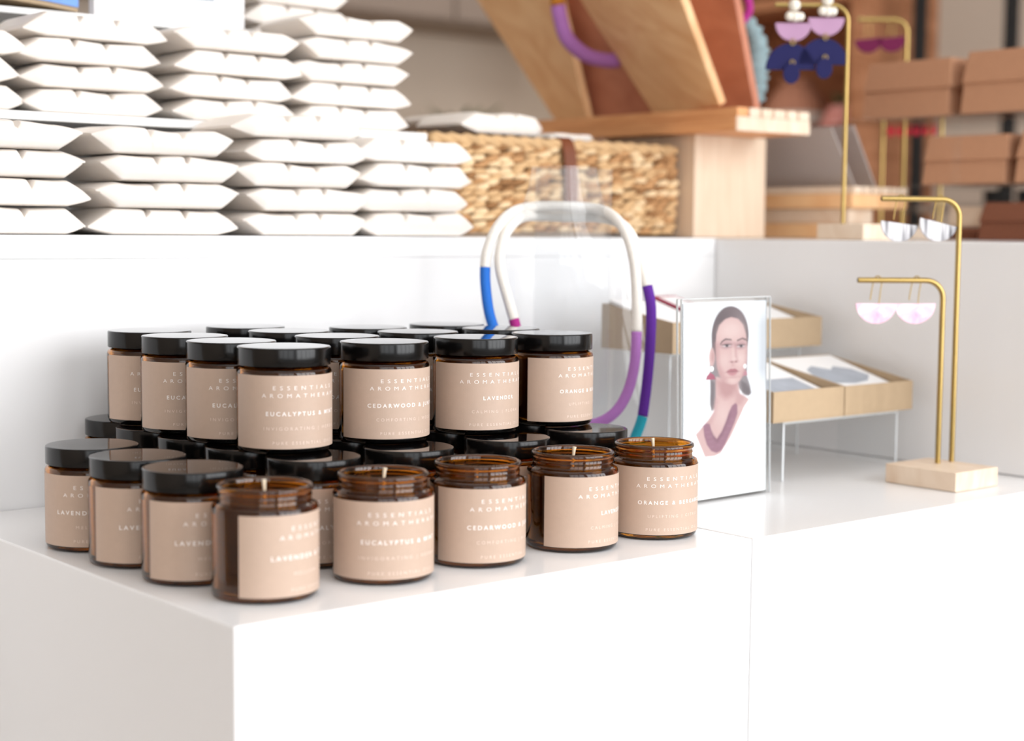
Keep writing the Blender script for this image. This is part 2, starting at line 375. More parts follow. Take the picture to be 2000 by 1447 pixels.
# second row of the lower layer, behind the open jars
low_lab = ['black-lidded eucalyptus jar in the lower layer behind the first two open jars',
  'black-lidded jar in the lower layer behind the open CEDARWOOD jar',
  'black-lidded jar in the lower layer behind the open LAVENDER jar',
  'black-lidded jar in the lower layer at the right end, next to the clear bust']
for (x, y, k, ph), lb in zip(((0.1360,0.1290,'euc',38),(0.2150,0.1290,'ced',36),(0.3055,0.1300,'lav',30),(0.3880,0.1340,'org',34)), low_lab):
    jar(x, y, 0, ph, k, True, lb, G_LOW)
side_lab = ['black lid showing just under the nearest upper-layer eucalyptus jar', 'black lid showing under the second upper-layer eucalyptus jar from the front',
  'black lid showing under the third upper-layer eucalyptus jar from the front', 'black lid showing furthest back on the left of the lower layer']
for (x, y), lb in zip(((0.1290,0.1975),(0.1285,0.2655),(0.1290,0.3330),(0.1350,0.3985)), side_lab):
    jar(x, y, 0, 36, 'euc', True, lb, G_LOW)
for i, x in enumerate((0.2160, 0.3050, 0.3880)):
    for j, y in enumerate((0.1975, 0.2655, 0.3335, 0.4000)):
        if j == 3 and i > 0: continue
        jar(x, y, 0, 34, ('ced','lav','org')[i], True, 'black-lidded candle jar inside the lower layer, hidden under the upper jars', G_LOW)
# upper layer
U = [(0.1360,0.1650,28,'euc','closed EUCALYPTUS & MINT candle at the front corner of the upper layer'),
 (0.1335,0.2310,26,'euc','closed eucalyptus candle second from the front in the left upper column'),
 (0.1325,0.2970,26,'euc','closed eucalyptus candle third from the front in the left upper column'),
 (0.1385,0.3640,28,'euc','closed eucalyptus candle furthest back on the left of the upper layer'),
 (0.2210,0.1670,37,'ced','closed CEDARWOOD & JUNIPER candle in the front of the upper layer'),
 (0.3065,0.1690,34,'lav','closed candle labelled LAVENDER in the front of the upper layer'),
 (0.3870,0.1740,64,'org','closed ORANGE & BERGAMOT candle at the right end of the upper layer'),
 (0.2265,0.2355,37,'ced','closed upper candle directly behind the CEDARWOOD & JUNIPER one'),
 (0.3090,0.2450,34,'lav','closed upper candle whose lid shows behind the upper LAVENDER one'),
 (0.3920,0.2430,40,'org','closed upper candle with the blue rope end reflected in its lid'),
 (0.2280,0.3050,37,'ced','closed upper candle in the third row, left of the middle'),
 (0.3080,0.3120,34,'lav','closed upper candle in the third row, in the middle'),
 (0.3885,0.3110,40,'org','closed upper candle in the third row, nearest the bust'),
 (0.2285,0.3720,37,'ced','closed upper candle furthest back, against the tall white plinth')]
for x, y, ph, k, lb in U: jar(x, y, H, ph, k, True, lb, G_UP)

# ------------------------------------------------------------------ shelf unit with white packs
sh = thing('shelf_unit', 'white shelf unit standing on the left tall plinth behind the packs', 'shelf', (0.1, 0.70, ZT))
at_parent(box_me((-0.48, 0.546, 0.3112), (0.5435, 0.86, 0.3188), 0.0008), 'shelf_board', 'white_shelf', sh)
at_parent(box_me((-0.48, 0.660, 0.4145), (0.410, 0.86, 0.4203), 0.0008), 'shelf_board', 'white_shelf', sh)
at_parent(box_me((-0.48, 0.862, ZT), (0.540, 0.872, 0.4203), 0.0008), 'back_panel', 'white_shelf', sh)
at_parent(box_me((-0.49, 0.546, ZT), (-0.481, 0.872, 0.4203), 0.0008), 'side_panel', 'white_shelf', sh)
def pack_mesh(seed, hw, hd, T, tipl=0.020, tipr=0.020):
    r = np.random.default_rng(seed); nx, nc = 62, 56
    xs = np.concatenate([np.linspace(-hw-tipl, -hw, 7)[:-1], np.linspace(-hw, hw, nx-12), np.linspace(hw, hw+tipr, 7)[1:]])
    vs = []; ph = r.uniform(0, 6.28, 8); am = r.uniform(0.4, 1.0, 8)
    skew = r.uniform(-0.35, 0.35); d1, d2 = -0.34+r.uniform(-.06,.06), 0.30+r.uniform(-.06,.06)
    for x in xs:
        e = 1.0
        if x < -hw: e = max(0.03, 1-(-hw-x)/tipl)
        if x > hw: e = max(0.03, 1-(x-hw)/tipr)
        tz = T/2*(0.07+0.93*e**0.8); ty = hd*(0.84+0.16*e**0.7)
        zc = (1-e)*skew*T*0.6
        for k in range(nc):
            a = 2*PI*k/nc; c, s_ = math.cos(a), math.sin(a); p = 2/14.0
            yy = math.copysign(abs(c)**p, c)*ty; zz = math.copysign(abs(s_)**p, s_)*tz
            bulge = 0.0012*math.sin(60*x+ph[0])*am[0] + 0.0011*math.sin(95*x+40*yy+ph[1])*am[1]
            if s_ > 0: zz += bulge*e - 0.0022*(abs(yy)/ty)**6*am[2]
            if c < -0.2:    # front face: horizontal fold and slack film
                yy += 0.0009*math.sin(zz/T*7+ph[2]+18*x)*e + 0.0007*math.sin(130*x+ph[3])*am[3]
                yy -= 0.0012*(1-abs(zz)/(T/2))*e
            u = x/hw
            for dd in (d1, d2):
                g = math.exp(-((u-dd)/0.036)**2)
                if zz > 0 and yy < -0.5*ty: zz -= g*T*0.34*max(0, -yy/ty)**2*(zz/(T/2)); yy += g*0.005*(zz/(T/2))
            vs.append((x, yy, zz+zc+T/2))
    n = len(xs); fs = []
    for i in range(n-1):
        for k in range(nc):
            k2 = (k+1) % nc; fs.append((i*nc+k, i*nc+k2, (i+1)*nc+k2, (i+1)*nc+k))
    fs.append(tuple(range(nc))); fs.append(tuple((n-1)*nc+k for k in range(nc)))
    me = MB().add(vs, fs).mesh('white_pack', auto=0.9); return me
VAR = [pack_mesh(s, 0.048, 0.046, 0.024, tipl=a, tipr=b) for s, a, b in ((1,.019,.020),(2,.016,.022),(3,.020,.018),(4,.018,.021),(5,.015,.019),(6,.019,.022),(7,.017,.019))]
ORD = ['topmost', 'second from the top', 'third from the top', 'fourth from the top', 'fifth from the top', 'sixth from the top', 'seventh from the top', 'eighth from the top']
pk_i = [0]
def stack(xc, yf, z0, tops, where, group):
    n = len(tops); z = z0
    for i, zt in enumerate(tops):     # bottom to top
        T = zt - z - 0.0004; me = VAR[(pk_i[0]*3+i*2) % len(VAR)]; pk_i[0] += 1
        o = obj('white_pack', me, 'pack_film', None, (xc+random.uniform(-.005,.005), yf+0.049+random.uniform(-.002,.003), z+0.0002), random.uniform(-.05,.05))
        o.scale = (1, 1, T/0.0242)
        tag(o, f'white pack, {ORD[n-1-i]} in {where}', 'packet', group)
        z = zt
def even(z0, z1, n): return [z0+(z1-z0)*(k+1)/n for k in range(n)]
GP = 'white film-wrapped packs on the shelf unit'
YF = 0.450
stack(0.0640, YF, ZT, even(ZT, 0.3050, 4), 'far-left stack, lower shelf', GP)
stack(0.2048, YF, ZT, even(ZT, 0.3040, 4), 'lower-shelf stack below the picture frame', GP)
stack(0.3409, YF, ZT, even(ZT, 0.3225, 5), 'lower-shelf stack left of the basket-side stack', GP)
stack(0.4670, YF, ZT, even(ZT, 0.3062, 4), 'lower-shelf stack beside the basket', GP)
Z1 = 0.3190; YU = 0.551
stack(0.0560, YU, Z1, even(Z1, 0.3880, 3), 'far-left stack, upper shelf', GP)
stack(0.1910, YU, Z1, even(Z1, 0.4055, 4), 'upper-shelf stack under the left of the frame', GP)
stack(0.3327, YU, Z1, even(Z1, 0.4060, 4), 'upper-shelf stack under the right of the frame', GP)
stack(0.4660, YU, Z1, even(Z1, 0.4290, 5), 'tall front stack, right end of upper shelf', GP)
stack(0.4880, 0.690, Z1, even(Z1, 0.4990, 8), 'tallest stack, behind at the upper right', GP)
# picture frame and book on the top shelf board
fr = thing('picture_frame', 'white picture frame standing at the top left above the packs', 'frame', (0.323, 0.668, 0.4205))
obj('frame_rail', box_me((-0.084,-0.006,0), (0.078,0.006,0.016), 0.001), 'paper_white', fr)
obj('frame_rail', box_me((-0.084,-0.006,0.164), (0.078,0.006,0.18), 0.001), 'paper_white', fr)
obj('frame_stile', box_me((-0.084,-0.006,0.0162), (-0.068,0.006,0.1638), 0.001), 'paper_white', fr)
obj('frame_stile', box_me((0.062,-0.006,0.0162), (0.078,0.006,0.1638), 0.001), 'paper_white', fr)
obj('mount', box_me((-0.068,-0.002,0.0162), (0.062,0.004,0.1638)), 'paper_white', fr)
obj('picture', box_me((-0.045,-0.0026,0.0245), (0.046,-0.0022,0.15)), 'paper_grey', fr)
bk = thing('brochure', 'blue-edged curved brochure lying on the top shelf board', 'brochure', (0.160, 0.676, 0.4205))
cv = [(-0.12+0.0305*k, 0.0012+0.006*math.sin(PI*k/6)*(1 if k < 7 else 0)) for k in range(7)]
def sheet(pts, y0, y1, th):
    mb = MB(); n = len(pts); vs = []; fs = []
    for (x, z) in pts: vs += [(x,y0,z),(x,y1,z),(x,y1,z+th),(x,y0,z+th)]
    for k in range(n-1):
        a = 4*k; b = a+4; fs += [(a,b,b+1,a+1),(a+1,b+1,b+2,a+2),(a+2,b+2,b+3,a+3),(a+3,b+3,b,a)]
    fs += [(0,1,2,3),(4*n-1,4*n-2,4*n-3,4*n-4)]
    return mb.add(vs, fs)
obj('page_block', sheet(cv, -0.012, 0.15, 0.004).mesh('pages', auto=0.6), 'kraft_board', bk)
obj('cover', sheet([(x, z+0.0041) for x, z in cv], -0.014, 0.15, 0.008).mesh('cover', auto=0.6), 'paper_blue', bk)

# ------------------------------------------------------------------ woven basket
BX0, BX1, BY0, BY1, BZ0, BZ1 = 0.553, 0.908, 0.556, 0.76, ZT+0.0030, 0.3160
bs = thing('woven_basket', 'woven seagrass basket between the white packs and the wooden post', 'basket', ((BX0+BX1)/2, (BY0+BY1)/2, ZT))
bm_ = MB(); t_ = 0.004
bm_.box((BX0+.006,BY0+.006,BZ0+.001),(BX1-.006,BY1-.006,BZ0+.006)).box((BX0+.006,BY0+.006,BZ0+.006),(BX1-.006,BY0+.006+t_,BZ1-.006)).box((BX0+.006,BY1-.006-t_,BZ0+.006),(BX1-.006,BY1-.006,BZ1-.006))
bm_.box((BX0+.006,BY0+.006+t_,BZ0+.006),(BX0+.006+t_,BY1-.006-t_,BZ1-.006)).box((BX1-.006-t_,BY0+.006+t_,BZ0+.006),(BX1-.006,BY1-.006-t_,BZ1-.006))
at_parent(bm_.mesh('liner'), 'liner', 'seagrass_dark', bs)
def strand_mesh(seed):
    r = np.random.default_rng(seed); L = 0.0215; tilt = r.uniform(0.06, 0.22)
    pts = [(-L/2, 0.0032, -tilt*L/2), (-L*0.28, -0.0008, -tilt*L*0.3), (0, -0.0026, 0), (L*0.28, -0.0008, tilt*L*0.3), (L/2, 0.0032, tilt*L/2)]
    return MB().tube(pts, [0.0022, 0.0034, 0.0038, 0.0034, 0.0022], 6).mesh('strand', smooth=True)
STR = [strand_mesh(s) for s in range(8)]
for k, me in enumerate(STR): me.materials.append(MATS[('seagrass','seagrass_mid','seagrass_pale','seagrass','seagrass_dark','seagrass_mid','seagrass','seagrass_pale')[k]])
rest = MB()
rows = 15; n_front = 20; dz = (BZ1-BZ0-0.006)/rows; dxs = (BX1-BX0)/n_front
for rI in range(rows):
    z = BZ0+0.005+rI*dz; off = 0.5 if rI % 2 else 0.0; bulge = 0.006*math.sin(PI*(rI+0.5)/rows)
    for k in range(n_front):
        x = BX0+(k+0.5+off*0.5)*dxs
        o = at_parent(STR[random.randrange(8)], 'strand', None, bs)
        o.location = Vector((x, BY0+0.002-bulge+random.uniform(-.001,.001), z+random.uniform(-.0012,.0012)))-Vector(bs.location)
        o.rotation_euler = (random.uniform(-.2,.2), random.uniform(-.12,.12), random.uniform(-.06,.06)); o.scale = (random.uniform(.95,1.15), 1, random.uniform(.85,1.1))
    for side, cnt in ((0, 14), (1, 14), (2, 22)):
        for k in range(cnt):
            base = np.array([v.co[:] for v in STR[(k+rI) % 5].vertices]); fcs = [tuple(p.vertices) for p in STR[(k+rI) % 5].polygons]
            f = (k+0.5+off*0.5)/cnt
            if side == 0: P = [(BX0+0.002-bulge+p[1], BY0+f*(BY1-BY0)-p[0], z+p[2]) for p in base]
            elif side == 1: P = [(BX1-0.002+bulge-p[1], BY0+f*(BY1-BY0)+p[0], z+p[2]) for p in base]
            else: P = [(BX0+f*(BX1-BX0)-p[0], BY1-0.002+bulge-p[1], z+p[2]) for p in base]
            rest.add(P, fcs)
o = at_parent(rest.mesh('weave', smooth=True), 'weave', 'seagrass', bs); o['kind'] = 'stuff'
rim = MB(); per = [(BX0,BY0),(BX1,BY0),(BX1,BY1),(BX0,BY1),(BX0,BY0)]
for s_ in (0, PI):
    pts = []
    for (a, b) in zip(per[:-1], per[1:]):
        for k in range(36):
            t = k/36; ang = 2*PI*t*9+s_; pts.append((a[0]+(b[0]-a[0])*t, a[1]+(b[1]-a[1])*t + 0.003*math.cos(ang), BZ1-0.001+0.003*math.sin(ang)))
    rim.tube(pts, 0.0046, 8)
at_parent(rim.mesh('rim', smooth=True), 'rim', 'seagrass', bs)
sp = spline([(0.737,BY0+0.012,BZ1-0.02),(0.737,BY0+0.004,BZ1+0.007),(0.737,BY0-0.009,BZ1-0.004),(0.738,BY0-0.013,0.27),(0.738,BY0-0.012,0.235)], 6)
stp = MB()
for a, b in zip(sp[:-1], sp[1:]): stp.hexa([(a.x-.0085,a.y-.0012,a.z),(a.x+.0085,a.y-.0012,a.z),(a.x+.0085,a.y+.0012,a.z),(a.x-.0085,a.y+.0012,a.z),(b.x-.0085,b.y-.0012,b.z),(b.x+.0085,b.y-.0012,b.z),(b.x+.0085,b.y+.0012,b.z),(b.x-.0085,b.y+.0012,b.z)])
at_parent(stp.mesh('strap'), 'leather_strap', 'leather', bs)
for i, (x, y, z, a, s_, lb) in enumerate(((0.668,0.615,BZ1+0.008,0.1,0.92,'white film pack lying on top of the basket, its left one'), (0.700,0.700,BZ1+0.008,-0.12,0.9,'crumpled clear-white film pack on top of the basket, its middle one'), (0.775,0.625,BZ1+0.006,0.05,0.55,'small flat white packet on the basket rim, its right one'))):
    o = obj('white_pack', VAR[i+2], 'pack_film', None, (x, y, z), a); o.scale = (s_, 0.9, (0.95,1.1,0.35)[i]); tag(o, lb, 'packet', 'white packs lying in the basket')

# ------------------------------------------------------------------ wooden necklace display (post, slotted board, leaning planks)
ds = thing('necklace_display', 'tall wooden necklace display with slotted board and leaning planks beside the basket', 'display stand', (0.97, 0.6, ZT))
at_parent(box_me((0.917, 0.53, ZT+0.0003), (1.040, 0.68, 0.3338), 0.001), 'post', 'pale_wood', ds)
at_parent(box_me((0.897, 0.450, 0.3340), (1.022, 0.99, 0.3500), 0.001), 'slotted_board', 'oak_board', ds)
at_parent(box_me((0.8975, 0.4485, 0.3342), (1.0215, 0.4499, 0.3498)), 'board_end_grain', 'maple', ds)
for k in range(6):
    a = 0.897+k*0.0209
    at_parent(box_me((a+0.0012, 0.4488, 0.3501), (a+0.0194, 0.99, 0.3600), 0.0008), 'slot_rib', 'oak_board' if k == 0 else 'maple', ds)
def plank(q, th, m, name, ext=1.5):
    B0, T0, T1, B1 = [Vector(p) for p in q]
    T0 = B0+(T0-B0)*ext; T1 = B1+(T1-B1)*ext
    n = (T0-B0).cross(B1-B0).normalized()
    if n.x > 0: n = -n
    n = n*th
    return at_parent(MB().hexa([B0, B1, B1-n, B0-n, T0, T1, T1-n, T0-n]).mesh(name, bevel=0.0015, seg=2), name, m, ds)
plank([[0.9659,0.7672,0.3630],[0.9162,0.7672,0.5059],[0.9594,0.9838,0.5319],[0.9853,0.8481,0.3630]], 0.010, 'tan_wood', 'plank')
plank([[0.9040,0.4810,0.3625],[0.8405,0.4810,0.4720],[0.8988,0.7090,0.5010],[0.9550,0.6360,0.3625]], 0.010, 'tan_wood', 'plank')
plank([[0.9784,0.4941,0.3610],[0.9398,0.4941,0.4844],[0.9540,0.8100,0.4844],[0.9928,0.8100,0.3610]], 0.010, 'red_wood', 'plank')

def rope(name, segs, r, label, cat='necklace', closed=False):
    t = thing(name, label, cat, (0, 0, 0))
    P0 = segs[0][1][0]; t.location = P0
    for nm, pts, m in segs:
        o = obj(nm, MB().tube(spline(pts, 8), r, 12).mesh(nm, smooth=True), m, t); o.location = -Vector(P0)
    return t
rope('rope_necklace', [('ochre_cord', [(0.8490,0.697,0.525),(0.8485,0.696,0.510),(0.8500,0.695,0.490)], 'rope_orange'), ('lilac_cord', [(0.8500,0.695,0.490),(0.8535,0.695,0.4760),(0.8650,0.695,0.4520),(0.8950,0.695,0.4350),(0.9250,0.690,0.4300),(0.9400,0.684,0.4310)], 'rope_lilac')], 0.0090,
     'thick lilac rope necklace hanging between the wooden planks at the top')
rope('rope_necklace', [('violet_cord', [(0.975,0.520,0.520),(0.981,0.515,0.500),(0.984,0.512,0.478),(0.976,0.520,0.462)], 'rope_magenta')], 0.005, 'magenta cord hanging behind the front wooden plank at the top edge')
yn = []
for k in range(26):
    t = k/25; yn.append((1.060+0.012*math.sin(PI*t)+0.004*math.sin(9*t), 0.585-0.012*math.sin(PI*t), 0.480-0.115*t))
ym = MB().tube(yn, [0.0095+0.0045*math.sin(PI*k/25)+0.0028*math.sin(k*2.6) for k in range(26)], 14).mesh('yarn', smooth=True)
tag(obj('yarn_tassel', ym, 'yarn_teal'), 'grey-teal fuzzy yarn necklace hanging behind the wooden planks', 'necklace')

# ------------------------------------------------------------------ clear bust with rope necklaces
BC = Vector((0.5075, 0.2955, 0.0)); SR = Vector((0.766, -0.643, 0)).normalized(); FD = Vector((-0.643, -0.766, 0)).normalized()
def B3(s_, z, d): return BC + SR*s_ + FD*d + Vector((0, 0, z))
bt = thing('necklace_bust', 'clear acrylic necklace bust standing behind the candle jars', 'bust', BC)
def bust_half(z):
    zs = [0.0,0.06,0.12,0.17,0.195,0.210,0.222,0.232,0.242,0.255,0.268,0.279]; ws = [0.078,0.077,0.074,0.069,0.064,0.058,0.050,0.043,0.038,0.034,0.031,0.029]
    return float(np.interp(z, zs, ws))
vs = []; fs = []; NZ, NS = 44, 22
for layer in (0, 1):
    for i in range(NZ+1):
        z = 0.0006+0.2785*i/NZ; wd = bust_half(z)
        for k in range(NS+1):
            q = -1+2*k/NS; s_ = q*wd
            d = (0.020+0.012*min(1, z/0.2))*(1-q*q) + (0.014 if z < 0.2 else 0.014*max(0, 1-(z-0.2)/0.06)) - 0.03
            vs.append(B3(s_, z, d - 0.0022*layer) - BC)
W = NS+1; L0 = (NZ+1)*W
for i in range(NZ):
    for k in range(NS):
        a = i*W+k; fs.append((a, a+1, a+W+1, a+W)); b = a+L0; fs.append((b, b+W, b+W+1, b+1))
for k in range(NS): fs.append((k, k+L0, k+1+L0, k+1)); a = NZ*W+k; fs.append((a, a+1, a+1+L0, a+L0))
for i in range(NZ): a = i*W; fs.append((a, a+W, a+W+L0, a+L0)); a = i*W+NS; fs.append((a, a+L0, a+W+L0, a+W))
obj('bust_shell', MB().add(vs, fs).mesh('bust_shell', auto=0.9), 'bust_acrylic', bt)
bp = MB(); q = [B3(-0.026,0.0006,-0.075), B3(0.044,0.0006,-0.075), B3(0.044,0.0006,-0.078), B3(-0.026,0.0006,-0.078), B3(-0.026,0.2775,-0.0335), B3(0.044,0.2775,-0.0335), B3(0.044,0.2775,-0.0365), B3(-0.026,0.2775,-0.0365)]
obj('back_strut', bp.hexa([p-BC for p in q]).mesh('back_strut'), 'bust_acrylic', bt)
def necklace(label, pieces): 
    segs = [(nm, [B3(p[0]*0.97, p[1], p[2]) for p in pts], m) for nm, pts, m in pieces]
    return rope('rope_necklace', segs, 0.0047, label)
necklace('white rope necklace on the clear bust with blue left end and lilac right end', [
  ('white_cord', [(-0.0720,0.1890,0.010),(-0.0700,0.2040,0.008),(-0.0620,0.2230,0.002),(-0.0490,0.2370,-0.012),(-0.030,0.2430,-0.041),(0.0,0.2440,-0.044),(0.030,0.2420,-0.041),(0.0450,0.2350,-0.012),(0.0560,0.2200,0.004),(0.0630,0.1960,0.012),(0.0655,0.1650,0.017),(0.0655,0.1340,0.022)], 'rope_white'),
  ('blue_cord', [(-0.0720,0.1890,0.010),(-0.0715,0.1740,0.012),(-0.0680,0.1500,0.016),(-0.0610,0.1300,0.020),(-0.0500,0.1050,0.024)], 'rope_blue'),
  ('lilac_cord', [(0.0655,0.1340,0.022),(0.0640,0.1080,0.026),(0.0580,0.0830,0.030),(0.0460,0.0640,0.033),(0.0270,0.0540,0.034),(0.0050,0.0560,0.034),(-0.0250,0.0750,0.031),(-0.0500,0.1050,0.024)], 'rope_lilac')])
necklace('second rope necklace on the clear bust with magenta left end and purple-to-teal right side', [
  ('white_cord', [(-0.0455,0.1440,0.020),(-0.0520,0.1650,0.017),(-0.0580,0.1860,0.013),(-0.0585,0.2020,0.009),(-0.0530,0.2200,0.000),(-0.0400,0.2330,-0.020),(-0.024,0.2350,-0.050),(0.004,0.2345,-0.053),(0.034,0.2340,-0.046),(0.0530,0.2280,-0.014),(0.0640,0.2130,0.000),(0.0710,0.1930,0.006),(0.0755,0.1740,0.009)], 'rope_white'),
  ('magenta_cord', [(-0.0455,0.1440,0.020),(-0.0420,0.1330,0.022),(-0.0340,0.1150,0.024),(-0.0200,0.0850,0.030)], 'rope_magenta'),
  ('purple_cord', [(0.0755,0.1740,0.009),(0.0790,0.1550,0.012),(0.0785,0.1250,0.016),(0.0760,0.0920,0.020),(0.0720,0.0600,0.024)], 'rope_purple'),
  ('teal_cord', [(0.0720,0.0600,0.024),(0.0680,0.0480,0.025),(0.0600,0.0330,0.027),(0.0420,0.0240,0.030),(0.0150,0.0340,0.033),(-0.0050,0.0600,0.034),(-0.0200,0.0850,0.030)], 'rope_teal')])
tg = obj('swing_tag', MB().prism([(-.004,-.012),(.004,-.012),(.004,.012),(-.004,.012)], (0,0,0), SR, (0,0,1), 0.0006).mesh('tag'), 'paper_white', None, B3(0.0690,0.1720,-0.002))
tag(tg, 'small blank white swing tag hanging on the purple side of the rope necklace', 'tag')

# ------------------------------------------------------------------ card trays on clear risers
def riser(x0, x1, y0, y1, h, label):
    t = thing('acrylic_riser', label, 'riser', ((x0+x1)/2, (y0+y1)/2, 0)); th = 0.003
    at_parent(box_me((x0,y0,h-th),(x1,y1,h), 0.0006), 'riser_top', 'acrylic', t)
    at_parent(box_me((x0,y0,0.0003),(x0+th,y1,h-th-0.0001), 0.0006), 'riser_leg', 'acrylic', t)
    at_parent(box_me((x1-th,y0,0.0003),(x1,y1,h-th-0.0001), 0.0006), 'riser_leg', 'acrylic', t)
    at_parent(box_me((x0,y0-0.0006,h-th),(x1,y0-0.0001,h)), 'edge_light_strip', 'edge_light_white', t)  # added whitish strips imitate the bright, light-carrying edges
    for xa in (x0, x1-th): at_parent(box_me((xa,y0-0.0006,0.0003),(xa+th*0.7,y0-0.0001,h-th-0.0001)), 'edge_light_strip', 'edge_light_white', t)
riser(0.655, 0.822, 0.166, 0.236, 0.0545, 'clear acrylic riser under the two front card trays')
riser(0.622, 0.808, 0.276, 0.352, 0.1095, 'taller clear acrylic riser under the rear card trays')
def tray(x0, x1, y0, y1, z0, hf, hb, label, cards):
    t = thing('card_tray', label, 'tray', ((x0+x1)/2, (y0+y1)/2, z0)); th = 0.0018; z = z0+0.0002
    at_parent(box_me((x0,y0,z),(x1,y1,z+th)), 'tray_base', 'kraft_board', t)
    at_parent(box_me((x0,y0,z+th),(x1,y0+th,z+hf), 0.0003), 'front_panel', 'kraft_board', t)
    at_parent(box_me((x0,y1-th,z+th),(x1,y1,z+hb), 0.0003), 'back_panel', 'kraft_board', t)
    for xa in (x0, x1-th):
        at_parent(MB().hexa([(xa,y0+th,z+th),(xa+th,y0+th,z+th),(xa+th,y1-th,z+th),(xa,y1-th,z+th),(xa,y0+th,z+hf),(xa+th,y0+th,z+hf),(xa+th,y1-th,z+hb),(xa,y1-th,z+hb)]).mesh('side'), 'side_panel', 'kraft_board', t)
    for i, (m, fa, fb, dzc, art, lb) in enumerate(cards):
        ya, yb2 = y0+0.004, y1-0.006; xa = x0+0.004+(x1-x0-0.008)*fa; xb = x0+0.004+(x1-x0-0.008)*fb
        za, zb = z+hf*0.55+dzc, z+hb*0.93+dzc
        c = thing('greeting_card', lb, 'card', ((xa+xb)/2, (ya+yb2)/2, (za+zb)/2))
        n = MB().hexa([(xa,ya,za),(xb,ya,za),(xb,yb2,zb),(xa,yb2,zb),(xa,ya,za+.003),(xb,ya,za+.003),(xb,yb2,zb+.003),(xa,yb2,zb+.003)])
        at_parent(n.mesh('card'), 'card_stock', m, c)
        if art:
            am_, poly = art; mb = MB(); P = []
            for (u, v) in poly: P.append((xa+(xb-xa)*u, ya+(yb2-ya)*v, za+(zb-za)*v+0.0034))
            n_ = len(P); mb.add(P+[(p[0],p[1],p[2]-0.0003) for p in P], [tuple(range(n_)), tuple(range(2*n_-1,n_-1,-1))]+[(k,k+n_,(k+1)%n_+n_,(k+1)%n_) for k in range(n_)])
            at_parent(mb.mesh('artwork'), 'artwork', am_, c)
blob = [(0.10,0.42),(0.26,0.30),(0.5,0.26),(0.75,0.30),(0.92,0.42),(0.86,0.60),(0.68,0.70),(0.55,0.62),(0.38,0.74),(0.22,0.66)]
tray(0.633, 0.7305, 0.158, 0.262, 0.0545, 0.0275, 0.046, 'kraft card tray on the front riser, partly behind the portrait sign', [('paper_white', 0, 1, 0, ('paper_grey', [(0.12,0.12),(0.9,0.12),(0.9,0.5),(0.12,0.5)]), 'white card with fine grey print in the front left tray')])
tray(0.7318, 0.8335, 0.158, 0.262, 0.0545, 0.0275, 0.046, 'kraft card tray at the right end of the front riser', [('paper_white', 0, 1, 0, ('paper_grey', blob), 'white card with a grey whale-like shape in the right front tray')])
tray(0.614, 0.7120, 0.264, 0.360, 0.1095, 0.029, 0.043, 'kraft card tray on the rear riser behind the clear bust', [('paper_white', 0, 0.62, 0.004, ('paper_red', [(0.4,0.02),(1,0.02),(1,0.25),(0.5,0.2)]), 'white card with red corner in the rear left tray'), ('paper_red', 0.66, 1.0, 0.006, ('paper_white', [(0.1,0.15),(0.9,0.15),(0.9,0.95),(0.1,0.95)]), 'red-edged card in the rear left tray')])
tray(0.7133, 0.8260, 0.264, 0.360, 0.1095, 0.029, 0.043, 'kraft card tray at the right end of the rear riser, behind the portrait sign', [('paper_white', 0, 1, 0, None, 'plain white card in the rear right tray')])

# ------------------------------------------------------------------ portrait sign holder
HO = Vector((0.4858, 0.1278, 0.0)); HW = 0.1127; HH = 0.1675; LEAN = 0.004
hd = thing('sign_holder', 'clear acrylic sign holder with a portrait print on the right plinth', 'sign', HO)
AX = Vector((1, 0.049, 0)).normalized(); AY = Vector((0.0, LEAN, HH)).normalized(); AN = AX.cross(AY).normalized()
if AN.y > 0: AN = -AN
def HP(a, b, c): return AX*a + AY*b + AN*c
def hbox(a0, a1, b0, b1, c0, c1): return MB().hexa([HP(a0,b0,c0),HP(a1,b0,c0),HP(a1,b0,c1),HP(a0,b0,c1),HP(a0,b1,c0),HP(a1,b1,c0),HP(a1,b1,c1),HP(a0,b1,c1)])
LH = math.hypot(LEAN, HH)
obj('front_sheet', hbox(0, HW, 0.0006, LH, 0.0012, 0.0032).mesh('sheet', bevel=0.0005, seg=2), 'acrylic', hd)
obj('back_sheet', hbox(0, HW, 0.0006, LH, -0.0034, -0.0012).mesh('sheet', bevel=0.0005, seg=2), 'acrylic', hd)
obj('foot', MB().box((0.0, 0.0035, 0.0003), (HW+0.0005, 0.060, 0.0024)).mesh('foot', bevel=0.0005), 'acrylic', hd)
for a0_, a1_, b0_, b1_ in ((-0.0006, -0.0001, 0.001, LH), (HW+0.0001, HW+0.0006, 0.001, LH), (0, HW, LH+0.0001, LH+0.0006)):
    for c0_, c1_ in ((0.0014, 0.0030), (-0.0032, -0.0014)): obj('edge_light_strip', hbox(a0_, a1_, b0_, b1_, c0_, c1_).mesh('edge'), 'edge_light_white', hd)  # same added strips, painting the bright sheet edges
